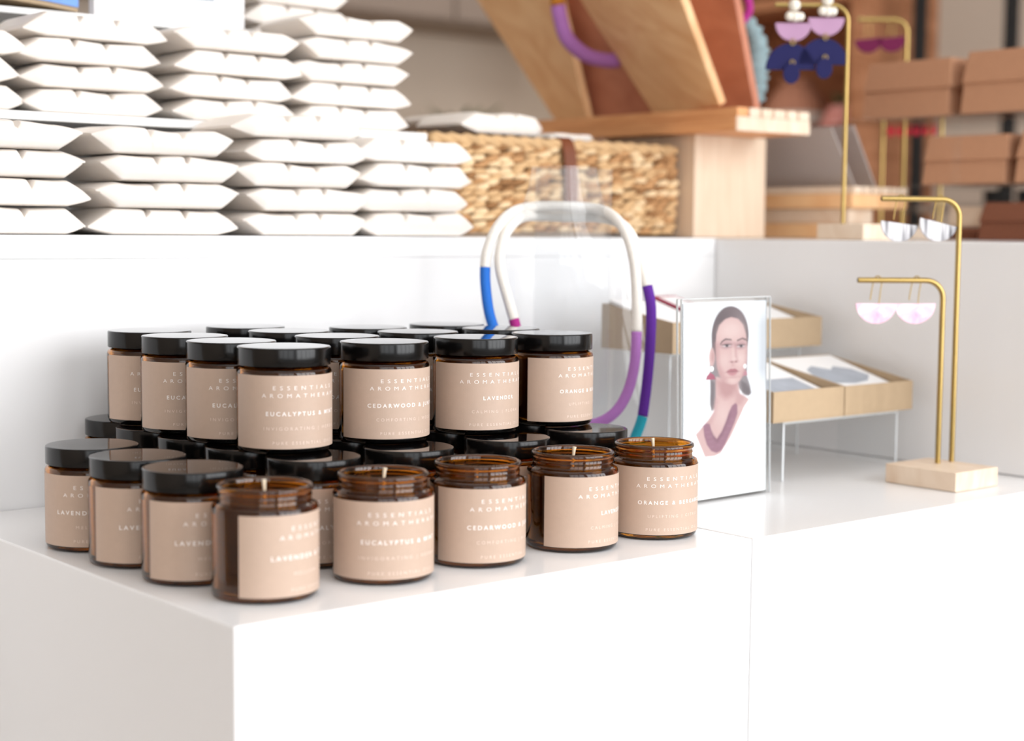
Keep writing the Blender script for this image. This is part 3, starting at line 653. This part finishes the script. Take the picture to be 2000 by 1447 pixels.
# the printed card
GX, GY = 190, 360
ux, vy = np.meshgrid(np.linspace(0, 1, GX+1), np.linspace(0, 1, GY+1))
px = 130+545*ux; py = 110+1290*vy      # drawing units of the print
img = np.zeros((GY+1, GX+1, 3)); base = np.array(s2l((240, 242, 245)))
img[:] = base
def sm(d, w_): return np.clip(0.5-d/w_, 0, 1)[..., None]
def put(mask, rgb, a=1.0):
    global img
    k_ = 0.66 if sum(rgb) < 3*238 else 1.0
    img = img*(1-mask*a)+np.array(s2l(rgb))*k_*mask*a
def ell(cx, cy, rx, ry, soft=6, p=2):
    d = ((np.abs(px-cx)/rx)**p+(np.abs(py-cy)/ry)**p)**(1/p)-1
    return sm(d*min(rx, ry), soft)
def poly(pts, soft=5):
    P = np.array(pts, float); ins = np.zeros(px.shape, bool); dist = np.full(px.shape, 1e9)
    for i in range(len(P)):
        a = P[i]; b = P[(i+1) % len(P)]
        c = ((a[1] > py) != (b[1] > py)); den = (b[1]-a[1]) if abs(b[1]-a[1]) > 1e-9 else 1e-9
        ins ^= c & (px < (b[0]-a[0])*(py-a[1])/den+a[0])
        ab = b-a; t = np.clip(((px-a[0])*ab[0]+(py-a[1])*ab[1])/(ab@ab), 0, 1)
        dist = np.minimum(dist, np.hypot(px-a[0]-t*ab[0], py-a[1]-t*ab[1]))
    return sm(np.where(ins, -dist, dist), soft)
put(sm(np.abs(px-670)-80, 120)*sm(np.abs(py-420)-300, 300), (206, 210, 218), 0.85)
put(sm(np.abs(px-130)-60, 120)*sm(np.abs(py-500)-500, 300), (226, 229, 235), 0.6)
HAIR = (122, 106, 110); HAIRD = (92, 78, 84); SKIN = (228, 190, 187); SKD = (198, 150, 150); SKL = (243, 215, 210); MAUVE = (166, 120, 138)
put(poly([(314,360),(299,520),(302,700),(300,780),(312,826),(338,806),(356,740),(370,640),(480,640),(492,690),(524,735),(560,748),(578,728),(570,680),(548,610),(552,420),(545,300)], 12), HAIR, 0.88)
put(poly([(505,640),(540,660),(566,700),(572,735),(548,742),(515,716)], 16), HAIRD, 0.6); put(poly([(308,620),(330,640),(326,780),(312,815),(304,740)], 14), HAIRD, 0.5)
put(ell(434,338,124,200,9), HAIR); put(ell(372,290,46,120,60), HAIRD, 0.55); put(ell(500,250,40,80,50), (150,134,138), 0.6)
put(ell(313,470,19,60,7), SKIN); put(ell(318,468,9,38,10), SKD, 0.7)
put(poly([(340,600),(338,740),(326,830),(290,880),(248,925),(208,968),(240,1050),(268,1122),(330,1124),(372,1112),(440,1010),(490,905),(530,820),(566,770),(530,745),(500,725),(484,640)], 12), SKIN)
put(poly([(345,628),(486,628),(478,690),(450,735),(400,752),(362,715)], 44), SKD, 0.85)
put(poly([(338,740),(352,760),(340,850),(300,920),(262,950),(250,930),(310,860)], 30), SKD, 0.45)
put(ell(385,860,40,70,60), SKL, 0.5); put(poly([(470,700),(540,750),(510,800),(470,800)], 30), SKD, 0.5)
put(poly([(338,380),(342,320),(362,262),(400,224),(440,212),(486,226),(520,268),(540,330),(548,410),(548,480),(540,545),(524,600),(498,640),(464,662),(436,660),(400,640),(368,600),(348,540),(340,460)], 9), SKIN)
put(poly([(336,380),(352,380),(362,500),(388,590),(430,650),(400,645),(360,590),(342,500)], 34), SKD, 0.75); put(poly([(549,430),(538,440),(530,540),(500,620),(520,615),(545,540)], 22), SKD, 0.5)
put(ell(440,300,72,56,60), SKL, 0.7); put(ell(500,492,30,40,40), SKL, 0.75); put(ell(398,500,34,44,44), SKL, 0.45); put(ell(446,636,34,18,24), SKL, 0.5)
for (ex, ey, ew) in ((410,402,27),(505,410,24)):
    put(ell(ex, ey-8, ew+14, 24, 26), (178,134,142), 0.6)
    put(ell(ex, ey, ew, 9.5, 6), (222,205,206)); put(ell(ex+2, ey-1.5, 10, 9.5, 5), (96,92,100)); put(ell(ex+2, ey-1.5, 4.5, 4.5, 3), (58,52,58)); put(ell(ex, ey-9, ew+3, 4.2, 6), (84,66,74), 0.95); put(ell(ex, ey+9, ew-4, 3, 8), (170,128,134), 0.6)
put(poly([(366,386),(378,366),(402,350),(442,358),(444,367),(404,363),(384,374),(370,392)], 7), (112,90,94), 0.9)
put(poly([(478,366),(516,352),(540,362),(550,380),(536,373),(514,363),(480,376)], 7), (112,90,94), 0.9)
put(poly([(458,380),(470,390),(476,450),(484,492),(476,508),(466,470)], 20), SKD, 0.6); put(ell(454,470,8,50,14), SKL, 0.6)
put(ell(460,508,28,9,12), SKD, 0.8); put(ell(445,511,6,4,5), (142,96,102), 0.85); put(ell(473,511,6,4,5), (142,96,102), 0.85); put(ell(459,494,12,10,14), SKL, 0.7)
put(ell(452,530,10,12,14), SKD, 0.4)
put(poly([(406,574),(424,562),(442,554),(451,559),(462,554),(478,564),(490,576),(450,579)], 6), (184,116,126)); put(poly([(410,576),(450,579),(486,577),(470,596),(450,602),(428,596)], 8), (208,146,152))
put(ell(450,577,38,2.2,4), (132,78,90), 0.85); put(ell(450,612,30,7,14), SKD, 0.5)
put(ell(312,546,13,17,5), (250,250,250)); put(ell(533,545,10,15,5), (246,244,244))
put(poly([(274,616),(280,592),(302,568),(326,586),(338,616)], 5), (186,98,122)); put(poly([(518,610),(524,582),(540,572),(552,606)], 6), (204,142,154))
put(poly([(258,915),(264,980),(282,1042),(310,1086),(345,1104),(376,1092),(402,1052),(430,990),(462,920),(484,855),(482,800),(470,786),(446,802),(430,836),(408,900),(380,965),(346,1012),(322,985),(308,940),(300,908),(278,900)], 9), MAUVE)
put(poly([(346,1012),(380,965),(408,900),(430,836),(440,850),(420,910),(392,980),(352,1036),(324,1008),(308,950)], 16), (138,94,112), 0.55)
for k in range(9):
    t = k/8; put(ell(290+62*t if k < 4 else 352+110*(t-0.45)*1.6, 960+130*min(t*2, 1) if k < 4 else 1070-320*(t-0.45), 14, 5, 10), (188,146,162), 0.35)
put(poly([(372,1112),(440,1010),(490,905),(530,820),(566,768),(600,744),(632,752),(660,790),(690,880),(700,960),(700,1420),(100,1420),(100,1010),(150,985),(208,968),(240,1050),(268,1122),(330,1126)], 7), (254,254,254))
put(sm(np.abs(px-585)-5, 16)*sm(np.abs(py-1060)-50, 60), (226,226,230), 0.6)
for xx in (300, 330, 372, 400, 428, 470, 520, 545): put(ell(xx, 1278-0.10*(xx-300), 9, 3.5, 4), (214,214,218), 0.8)
pm = MB(); vs = [tuple(HP(0.0035+(HW-0.007)*u, (LH-0.006)*(1-v)+0.003, 0.0008)) for u, v in zip(ux.ravel(), vy.ravel())]
W = GX+1; fs = [(j*W+i, (j+1)*W+i, (j+1)*W+i+1, j*W+i+1) for j in range(GY) for i in range(GX)]
nb = len(vs); vs += [tuple(HP(0.0035+(HW-0.007)*u, (LH-0.006)*(1-v)+0.003, -0.0008)) for u, v in ((0,0),(1,0),(1,1),(0,1))]
fs += [(nb, nb+1, nb+2, nb+3)]
pme = bpy.data.meshes.new('portrait_print'); pme.from_pydata(vs, [], fs); pme.update()
ca = pme.color_attributes.new('print', 'FLOAT_COLOR', 'POINT')
cols = np.ones((len(vs), 4), np.float32); cols[:nb, :3] = img.reshape(-1, 3); cols[nb:, :3] = base
ca.data.foreach_set('color', cols.ravel())
pp = obj('portrait_print', pme, 'portrait_print', hd); pp['label'] = 'printed portrait of a person with dark tied-back hair, pink earrings and mauve necklace'

# ------------------------------------------------------------------ earring stands and earrings
def halfdisc(r, n=20, flip=False, frac=PI):
    a0 = -PI if not flip else 0
    return [(r*math.cos(a0+frac*k/n), r*math.sin(a0+frac*k/n)) for k in range(n+1)]
CAMD = Vector((0.643, 0.766, 0))
def rod_path(b, h, dirv, length, bend=0.016):
    b = Vector(b); d = Vector(dirv).normalized(); pts = [b, b+Vector((0,0,(h-bend)*0.5)), b+Vector((0,0,h-bend))]
    for k in range(1, 9):
        a = PI/2*k/8; pts.append(b+Vector((0,0,h-bend))+Vector((0,0,1))*bend*math.sin(a)+d*bend*(1-math.cos(a)))
    pts.append(b+Vector((0,0,h))+d*length); return pts
st = thing('earring_stand', 'wooden earring stand with two bent brass rods on the front right plinth', 'stand', (0.758, 0.0705, 0.0))
at_parent(box_me((0.7275, 0.0335, 0.0003), (0.7905, 0.1075, 0.0172), 0.0007), 'wood_base', 'maple', st)
ARM = Vector((-0.83, 0.56, 0)).normalized()
RA, RB = Vector((0.7665, 0.0800, 0.0172)), Vector((0.7860, 0.0790, 0.0172))
def rods(parent, name, b, h, length, r=0.0025, d=ARM):
    p = rod_path(b, h, d, length); o = at_parent(MB().tube(p, r, 14).mesh(name, auto=0.9), name, 'brass', parent)
    e = p[-1]; dd = d.normalized()
    at_parent(MB().tube([e-dd*0.0001, e+dd*0.0002], r*0.62, 12).mesh('bore'), 'bore_shade_disc', 'bore_shade', parent); return p  # dark disc paints the shade inside a hollow rod end
pa = rods(st, 'brass_rod', RA, 0.1635, 0.0780); pb = rods(st, 'brass_rod', RB, 0.2355, 0.0720)
def moon_earring(top, r, m, label, group, tilt=0.0, drop=0.024, face=CAMD, hook='brass'):
    # top: point on the arm where the hook hangs
    top = Vector(top); t = thing('earring', label, 'earring', top, 0, group)
    side = Vector((face.y, -face.x, 0)).normalized(); vertical = Vector((0,0,1))
    sx = side*math.cos(tilt)+vertical*math.sin(tilt); sy = -side*math.sin(tilt)+vertical*math.cos(tilt)
    obj('half_disc', MB().prism(halfdisc(r), Vector((0,0,-drop)), sx, sy, 0.0028).mesh('disc', bevel=0.0004), m, t)
    hk = spline([tuple(side*0.0025+Vector((0,0,-drop-0.002))), tuple(side*0.0035+Vector((0,0,-drop*0.5))), tuple(side*0.0046+Vector((0,0,-0.001))), tuple(side*0.002+Vector((0,0,0.0036))), tuple(side*-0.002+Vector((0,0,0.0012))), tuple(side*-0.0045+Vector((0,0,-drop*0.55))), tuple(side*-0.0052+Vector((0,0,-drop+0.003)))], 6)
    obj('ear_wire', MB().tube(hk, 0.0005, 6).mesh('wire', smooth=True), hook, t)
    return t
def on_arm(p, f): return p[-1].lerp(p[-2], f)
def arm_pt(b, h, along, d=ARM): return b+Vector((0,0,h))+d*along
moon_earring(arm_pt(RA,0.1635,0.0610), 0.0182, 'pink_resin', 'left pale pink half-moon earring on the lower brass arm', 'pink half-moon earrings', 0.0, 0.0205)
moon_earring(arm_pt(RA,0.1635,0.0255), 0.0182, 'pink_resin', 'right pale pink half-moon earring on the lower brass arm', 'pink half-moon earrings', 0.02, 0.0205)
moon_earring(arm_pt(RB,0.2355,0.0550), 0.0165, 'silver_reflection_bands', 'left silver half-moon earring on the upper brass arm', 'silver half-moon earrings', -0.13, 0.0215)
moon_earring(arm_pt(RB,0.2355,0.0190), 0.0170, 'silver_reflection_bands', 'right silver half-moon earring on the upper brass arm', 'silver half-moon earrings', -0.24, 0.0205)

# second stand, on the tall right plinth
sq = thing('earring_stand', 'brass earring stand with navy and mauve earrings in front of the wooden display', 'stand', (0.905, 0.285, ZT))
at_parent(box_me((0.880, 0.258, ZT), (0.938, 0.318, ZT+0.0165), 0.0007), 'wood_base', 'maple', sq)
RQ = Vector((0.8935, 0.2950, ZT+0.0165)); DQ = Vector((-0.766, 0.643, 0))
pq = rods(sq, 'brass_rod', RQ, 0.2230, 0.075, 0.0022, DQ)
def navy_earring(off, dz, label):
    c = RQ + DQ*off + Vector((0, 0, 0.2230+dz)); t = thing('earring', label, 'earring', c, 0, 'navy and mauve drop earrings')
    side = Vector((0.766, -0.643, 0)); upv = Vector((0,0,1)); fwd = Vector((-0.643,-0.766,0))
    for k, (a, b, r) in enumerate(((0,0.003,0.0062),(0.001,-0.0085,0.0052),(-0.0045,-0.008,0.0048),(0.006,-0.0085,0.0046))):
        pr_ = [(max(1e-4, r*math.sin(PI*i/8)), -r*math.cos(PI*i/8)) for i in range(9)]
        o = obj('pearl', MB().lathe(pr_, 14).mesh('pearl', smooth=True), 'pearl', t); o.location = side*a+upv*b+fwd*0.004
    obj('mauve_half_disc', MB().prism(halfdisc(0.0185), Vector((0,0,-0.0145)), side, upv, 0.003).mesh('d', bevel=0.0004), 'mauve_acrylic', t)
    obj('navy_fan', MB().prism([(x*1.28, y*1.35) for x, y in halfdisc(0.0200, flip=True)], Vector((-0.003,0,-0.0620))-fwd*0.002, side, upv, 0.003).mesh('d', bevel=0.0004), 'navy_acrylic', t)
    drop = [(0.0085*math.cos(a)*1.0, 0.0105*math.sin(a)) for a in [2*PI*k/20 for k in range(20)]]
    obj('navy_drop', MB().prism(drop, Vector((-0.002,0,-0.0660))+fwd*0.002, side, upv, 0.003).mesh('d', bevel=0.0004), 'navy_acrylic', t)
    for z in (-0.034, -0.0555):
        ring = [Vector((-0.001,0,z))+fwd*0.003+side*0.0022*math.cos(2*PI*k/12)+upv*0.0032*math.sin(2*PI*k/12) for k in range(13)]
        obj('jump_ring', MB().tube(ring, 0.0006, 6, False).mesh('ring', smooth=True), 'brass', t)
navy_earring(0.0560, -0.004, 'left navy fan earring with mauve half disc and pearls on the tall brass stand')
navy_earring(0.0225, 0.0015, 'right navy fan earring with mauve half disc and pearls on the tall brass stand')

# third stand, further back
sr = thing('earring_stand', 'brass earring stand with magenta half moons behind the cardboard boxes', 'stand', (1.33, 0.56, ZT))
at_parent(box_me((1.300, 0.530, ZT), (1.372, 0.592, ZT+0.0165), 0.0007), 'wood_base', 'maple', sr)
RR = Vector((1.3437, 0.5559, ZT+0.0165)); DR = Vector((-0.766, 0.643, 0))
rods(sr, 'brass_rod', RR, 0.2720, 0.066, 0.003, DR)
moon_earring(RR+Vector((0,0,0.2720))+DR*0.0510, 0.0185, 'magenta_acrylic', 'left magenta half-moon earring on the far brass stand', 'magenta half-moon earrings', 0.12, 0.0250)
moon_earring(RR+Vector((0,0,0.2720))+DR*0.0200, 0.0190, 'magenta_acrylic', 'right magenta half-moon earring on the far brass stand', 'magenta half-moon earrings', 0.12, 0.0230)

# ------------------------------------------------------------------ second, lower wooden display with frosted cards
d2 = thing('card_display', 'low wooden display with slotted board holding frosted sheets behind the brass stand', 'display stand', (1.13, 0.52, ZT))
at_parent(box_me((1.100, 0.475, ZT+0.0003), (1.165, 0.60, 0.2330), 0.001), 'post', 'tan_wood', d2)
at_parent(box_me((1.105, 0.455, 0.2332), (1.150, 0.60, 0.2515), 0.001), 'post_block', 'maple', d2)
at_parent(box_me((1.098, 0.445, 0.2517), (1.205, 0.70, 0.2690), 0.001), 'slotted_board', 'tan_wood', d2)
for k in range(6):
    a = 1.098+k*0.0179
    at_parent(box_me((a+0.001, 0.4440, 0.2691), (a+0.0165, 0.70, 0.2775), 0.0006), 'slot_rib', 'maple', d2)
for k, (x, zt, y0, y1) in enumerate(((1.113, 0.345, 0.455, 0.66), (1.149, 0.350, 0.452, 0.66))):
    t = thing('frosted_sheet', ('left','right')[k]+' frosted acrylic sheet leaning in the low slotted board', 'sheet', (x, y0, 0.2780), 0, 'frosted sheets in the low display')
    o = at_parent(MB().hexa([(x,y0,.2780),(x+.003,y0,.2780),(x+.003,y1,.2780),(x,y1,.2780),(x-.045,y0,zt),(x-.042,y0,zt),(x-.042,y1,zt),(x-.045,y1,zt)]).mesh('sheet', bevel=0.0004), 'panel', 'acrylic_frosted', t)

# ------------------------------------------------------------------ cardboard boxes on clear shelves
cs = thing('acrylic_shelf', 'two-tier clear acrylic shelf carrying the cardboard boxes on the right', 'shelf', (1.26, 0.3, ZT))
at_parent(box_me((1.17, 0.05, 0.3590), (1.36, 0.545, 0.3630), 0.0006), 'shelf_plate', 'acrylic', cs)
at_parent(box_me((1.17, 0.05, 0.2770), (1.36, 0.430, 0.2810), 0.0006), 'shelf_plate', 'acrylic', cs)
for y in (0.345, 0.10): at_parent(box_me((1.168, y, ZT), (1.1695, y+0.012, 0.3630)), 'upright', 'acrylic', cs)
at_parent(box_me((1.17, 0.050, ZT), (1.36, 0.0535, 0.2769)), 'leg', 'acrylic', cs)
def kraft_box(y0, y1, z0, h, m, label, x0=1.195, x1=1.32):
    t = thing('cardboard_box', label, 'box', ((x0+x1)/2, (y0+y1)/2, z0), 0, 'cardboard boxes on the clear shelf')
    zm = z0+h*0.5; tp = 0.006
    b = MB().hexa([(x0+.003,y0+.002,z0+.0003),(x1,y0+.002,z0+.0003),(x1,y1+tp,z0+.0003),(x0+.003,y1+tp,z0+.0003),(x0+.003,y0+.002,zm+.004),(x1,y0+.002,zm+.004),(x1,y1+.002,zm+.004),(x0+.003,y1+.002,zm+.004)])
    at_parent(b.mesh('box', bevel=0.0005), 'box_body', m, t)
    l = MB().hexa([(x0,y0-.003,zm),(x1+.002,y0-.003,zm),(x1+.002,y1+.003,zm),(x0,y1+.003,zm),(x0,y0-.003,z0+h),(x1+.002,y0-.003,z0+h),(x1+.002,y1-tp,z0+h),(x0,y1-tp,z0+h)])
    at_parent(l.mesh('box', bevel=0.0005), 'box_lid', m, t)
kraft_box(0.3840, 0.506, 0.3630, 0.0680, 'kraft_board_brown', 'lidded brown cardboard box at the left end of the upper clear shelf')
kraft_box(0.2250, 0.3620, 0.3630, 0.0720, 'kraft_board_brown', 'lidded brown cardboard box at the right frame edge on the upper clear shelf')
kraft_box(0.3030, 0.4140, 0.2810, 0.0570, 'kraft_board_brown', 'lidded brown cardboard box on the lower clear shelf')
kraft_box(0.1600, 0.2860, 0.2810, 0.0590, 'kraft_board_brown', 'lidded brown cardboard box on the lower clear shelf at the frame edge')
kraft_box(0.1800, 0.3330, ZT, 0.0440, 'kraft_board_dark', 'dark brown cardboard box under the clear shelf')
kraft_box(0.3560, 0.4050, ZT, 0.0150, 'kraft_board_dark', 'small low dark cardboard box under the clear shelf', 1.22, 1.30)
tag(obj('wood_block', box_me((1.225, 0.352, ZT+0.0160), (1.29, 0.398, ZT+0.040), 0.001), 'maple'), 'pale wooden block resting on the small low dark box', 'block')
# row of red earrings hanging under the upper clear shelf
for k in range(6):
    y = 0.695-0.0148*k; x = 1.50; z = 0.3820
    t = thing('earring', f'{("first","second","third","fourth","fifth","sixth")[k]} small red drop earring from the left under the upper clear shelf', 'earring', (x, y, z), 0, 'small red earrings in a row')
    obj('drop', MB().prism([(0.0048*math.cos(a), 0.010*math.sin(a)) for a in [2*PI*i/16 for i in range(16)]], (0,0,-0.010), (0.55,-0.83,0), (0,0,1), 0.003).mesh('d', bevel=0.0004), 'red_resin', t)
    obj('ear_wire', MB().tube([(0,0,0.006),(0,0,0.001)], 0.0006, 6).mesh('w'), 'brass', t)
rr = thing('earring_rail', 'brass rail with red earrings behind the cardboard boxes', 'rail', (1.50, 0.65, ZT))
at_parent(MB().tube([(1.50,0.71,0.3885),(1.50,0.608,0.3885)], 0.002, 10).mesh('rail'), 'rail_bar', 'brass', rr)
for y in (0.71, 0.608): at_parent(MB().tube([(1.50,y,ZT),(1.50,y,0.3885)], 0.0025, 10).mesh('rail'), 'rail_post', 'brass', rr)

# ------------------------------------------------------------------ far side of the shop
rk = thing('steel_rack', 'black steel shelving rack on the far right of the shop', 'rack', (3.3, 1.7, FZ))
for y in (1.905, 1.625, 1.15): at_parent(box_me((3.20, y-0.014, FZ), (3.23, y+0.014, 1.6), 0.002), 'upright', 'black_steel', rk)
for z in (-0.35, 0.28, 1.25): at_parent(box_me((3.20, 1.10, z), (3.55, 1.95, z+0.02)), 'rack_shelf', 'taupe_cabinet', rk)
for k, (y, lb) in enumerate(((1.72,'first dark tin from the left on the far steel rack'), (1.62,'second dark tin from the left on the far steel rack'), (1.48,'third dark tin from the left on the far steel rack'))):
    t = thing('storage_tin', lb, 'tin', (3.32, y, 0.3003), 0, 'dark tins on the far rack')
    obj('tin_body', MB().lathe([(0.0001,0),(0.034,0),(0.035,0.003),(0.035,0.12),(0.0001,0.12)], 20).mesh('t', auto=0.6), 'black_steel', t); obj('tin_lid', MB().lathe([(0.0001,0.1202),(0.036,0.1202),(0.036,0.14),(0.0001,0.141)], 20).mesh('t', auto=0.6), 'black_steel', t)
cb = thing('wooden_bookcase', 'brown wooden bookcase far behind the navy earrings', 'bookcase', (3.4, 2.35, FZ))
at_parent(box_me((3.15, 2.05, FZ), (3.5, 2.09, 1.2), 0.002), 'side_panel', 'brown_wood', cb); at_parent(box_me((3.15, 2.66, FZ), (3.5, 2.70, 1.2), 0.002), 'side_panel', 'brown_wood', cb)
at_parent(box_me((3.48, 2.09, FZ), (3.5, 2.66, 1.2)), 'back_panel', 'brown_wood', cb)
for z in (-0.5, 0.0, 0.42, 0.86, 1.17): at_parent(box_me((3.15, 2.0905, z), (3.4795, 2.6595, z+0.03)), 'bookcase_shelf', 'brown_wood', cb)
vz = thing('vase', 'terracotta vase with pale lettering on the far bookcase', 'vase', (3.29, 2.39, 0.4503))
obj('vase_body', MB().lathe([(0.0001,0),(0.06,0),(0.10,0.05),(0.105,0.12),(0.07,0.18),(0.05,0.20),(0.056,0.22),(0.05,0.22),(0.0001,0.19)], 28).mesh('v', auto=0.9), 'terracotta', vz)
obj('pale_band', MB().lathe([(0.1062,0.085),(0.1072,0.10),(0.1070,0.115),(0.1062,0.12)], 28).mesh('b', smooth=True), 'white_pot', vz)
pv = thing('ceramic_pot', 'round pink ceramic pot on the far bookcase behind the brass rod', 'pot', (3.245, 2.172, 0.4503))
obj('pot_body', MB().lathe([(0.0001,0),(0.04,0),(0.068,0.04),(0.072,0.08),(0.05,0.125),(0.044,0.13),(0.0001,0.12)], 24).mesh('p', auto=0.9), 'pink_ceramic', pv)
for k in range(7):
    a = k*0.9; lf = MB().prism([(-.012,0),(0,-.006),(.03,0.004),(.055,0.03),(.03,0.03),(0,.02)], (0,0,0.12), (math.cos(a)*0.8,math.sin(a)*0.8,0.3), (0,0,1), 0.002); obj('leaf', lf.mesh('l'), 'leaf_green', pv)
# low cabinet and plant along the back wall
lc = thing('wall_cabinet', 'long taupe wall cabinet on the far back wall', 'cabinet', (2.4, 3.85, 0.80))
at_parent(box_me((1.3, 3.70, 0.93), (3.6, 3.999, 1.30), 0.004), 'carcass', 'taupe_cabinet', lc)
for k in range(4): at_parent(box_me((1.31+k*0.572, 3.682, 0.94), (1.87+k*0.572, 3.6995, 1.29), 0.003), 'cabinet_door', 'taupe_cabinet', lc)
sb = thing('sideboard', 'pale sideboard against the far back wall', 'sideboard', (2.9, 3.7, FZ))
at_parent(box_me((1.6, 3.55, FZ), (4.2, 3.98, 0.45), 0.004), 'carcass', 'pale_wood', sb)
for k in range(4): at_parent(box_me((1.62+k*0.645, 3.53, FZ+0.06), (2.25+k*0.645, 3.5495, 0.43), 0.003), 'sideboard_door', 'pale_wood', sb)
pp2 = thing('potted_plant', 'small potted plant on the far sideboard, blurred behind the planks', 'plant', (3.05, 3.68, 0.4503))
obj('plant_pot', MB().lathe([(0.0001,0),(0.06,0),(0.08,0.12),(0.072,0.12),(0.06,0.10),(0.0001,0.10)], 24).mesh('p', auto=0.9), 'white_pot', pp2)
for k in range(14):
    a = k*2.4; e = 0.35+0.5*random.random(); L = 0.13+0.06*random.random()
    d = Vector((math.cos(a)*math.cos(e), math.sin(a)*math.cos(e), math.sin(e)))
    sd = Vector((-math.sin(a), math.cos(a), 0))
    lf = MB().prism([(0,-.003),(L*0.4,-.022),(L*0.8,-.014),(L,0),(L*0.8,.014),(L*0.4,.022),(0,.003)], (0,0,0.09), d, sd, 0.002); obj('leaf', lf.mesh('l'), 'leaf_green', pp2)
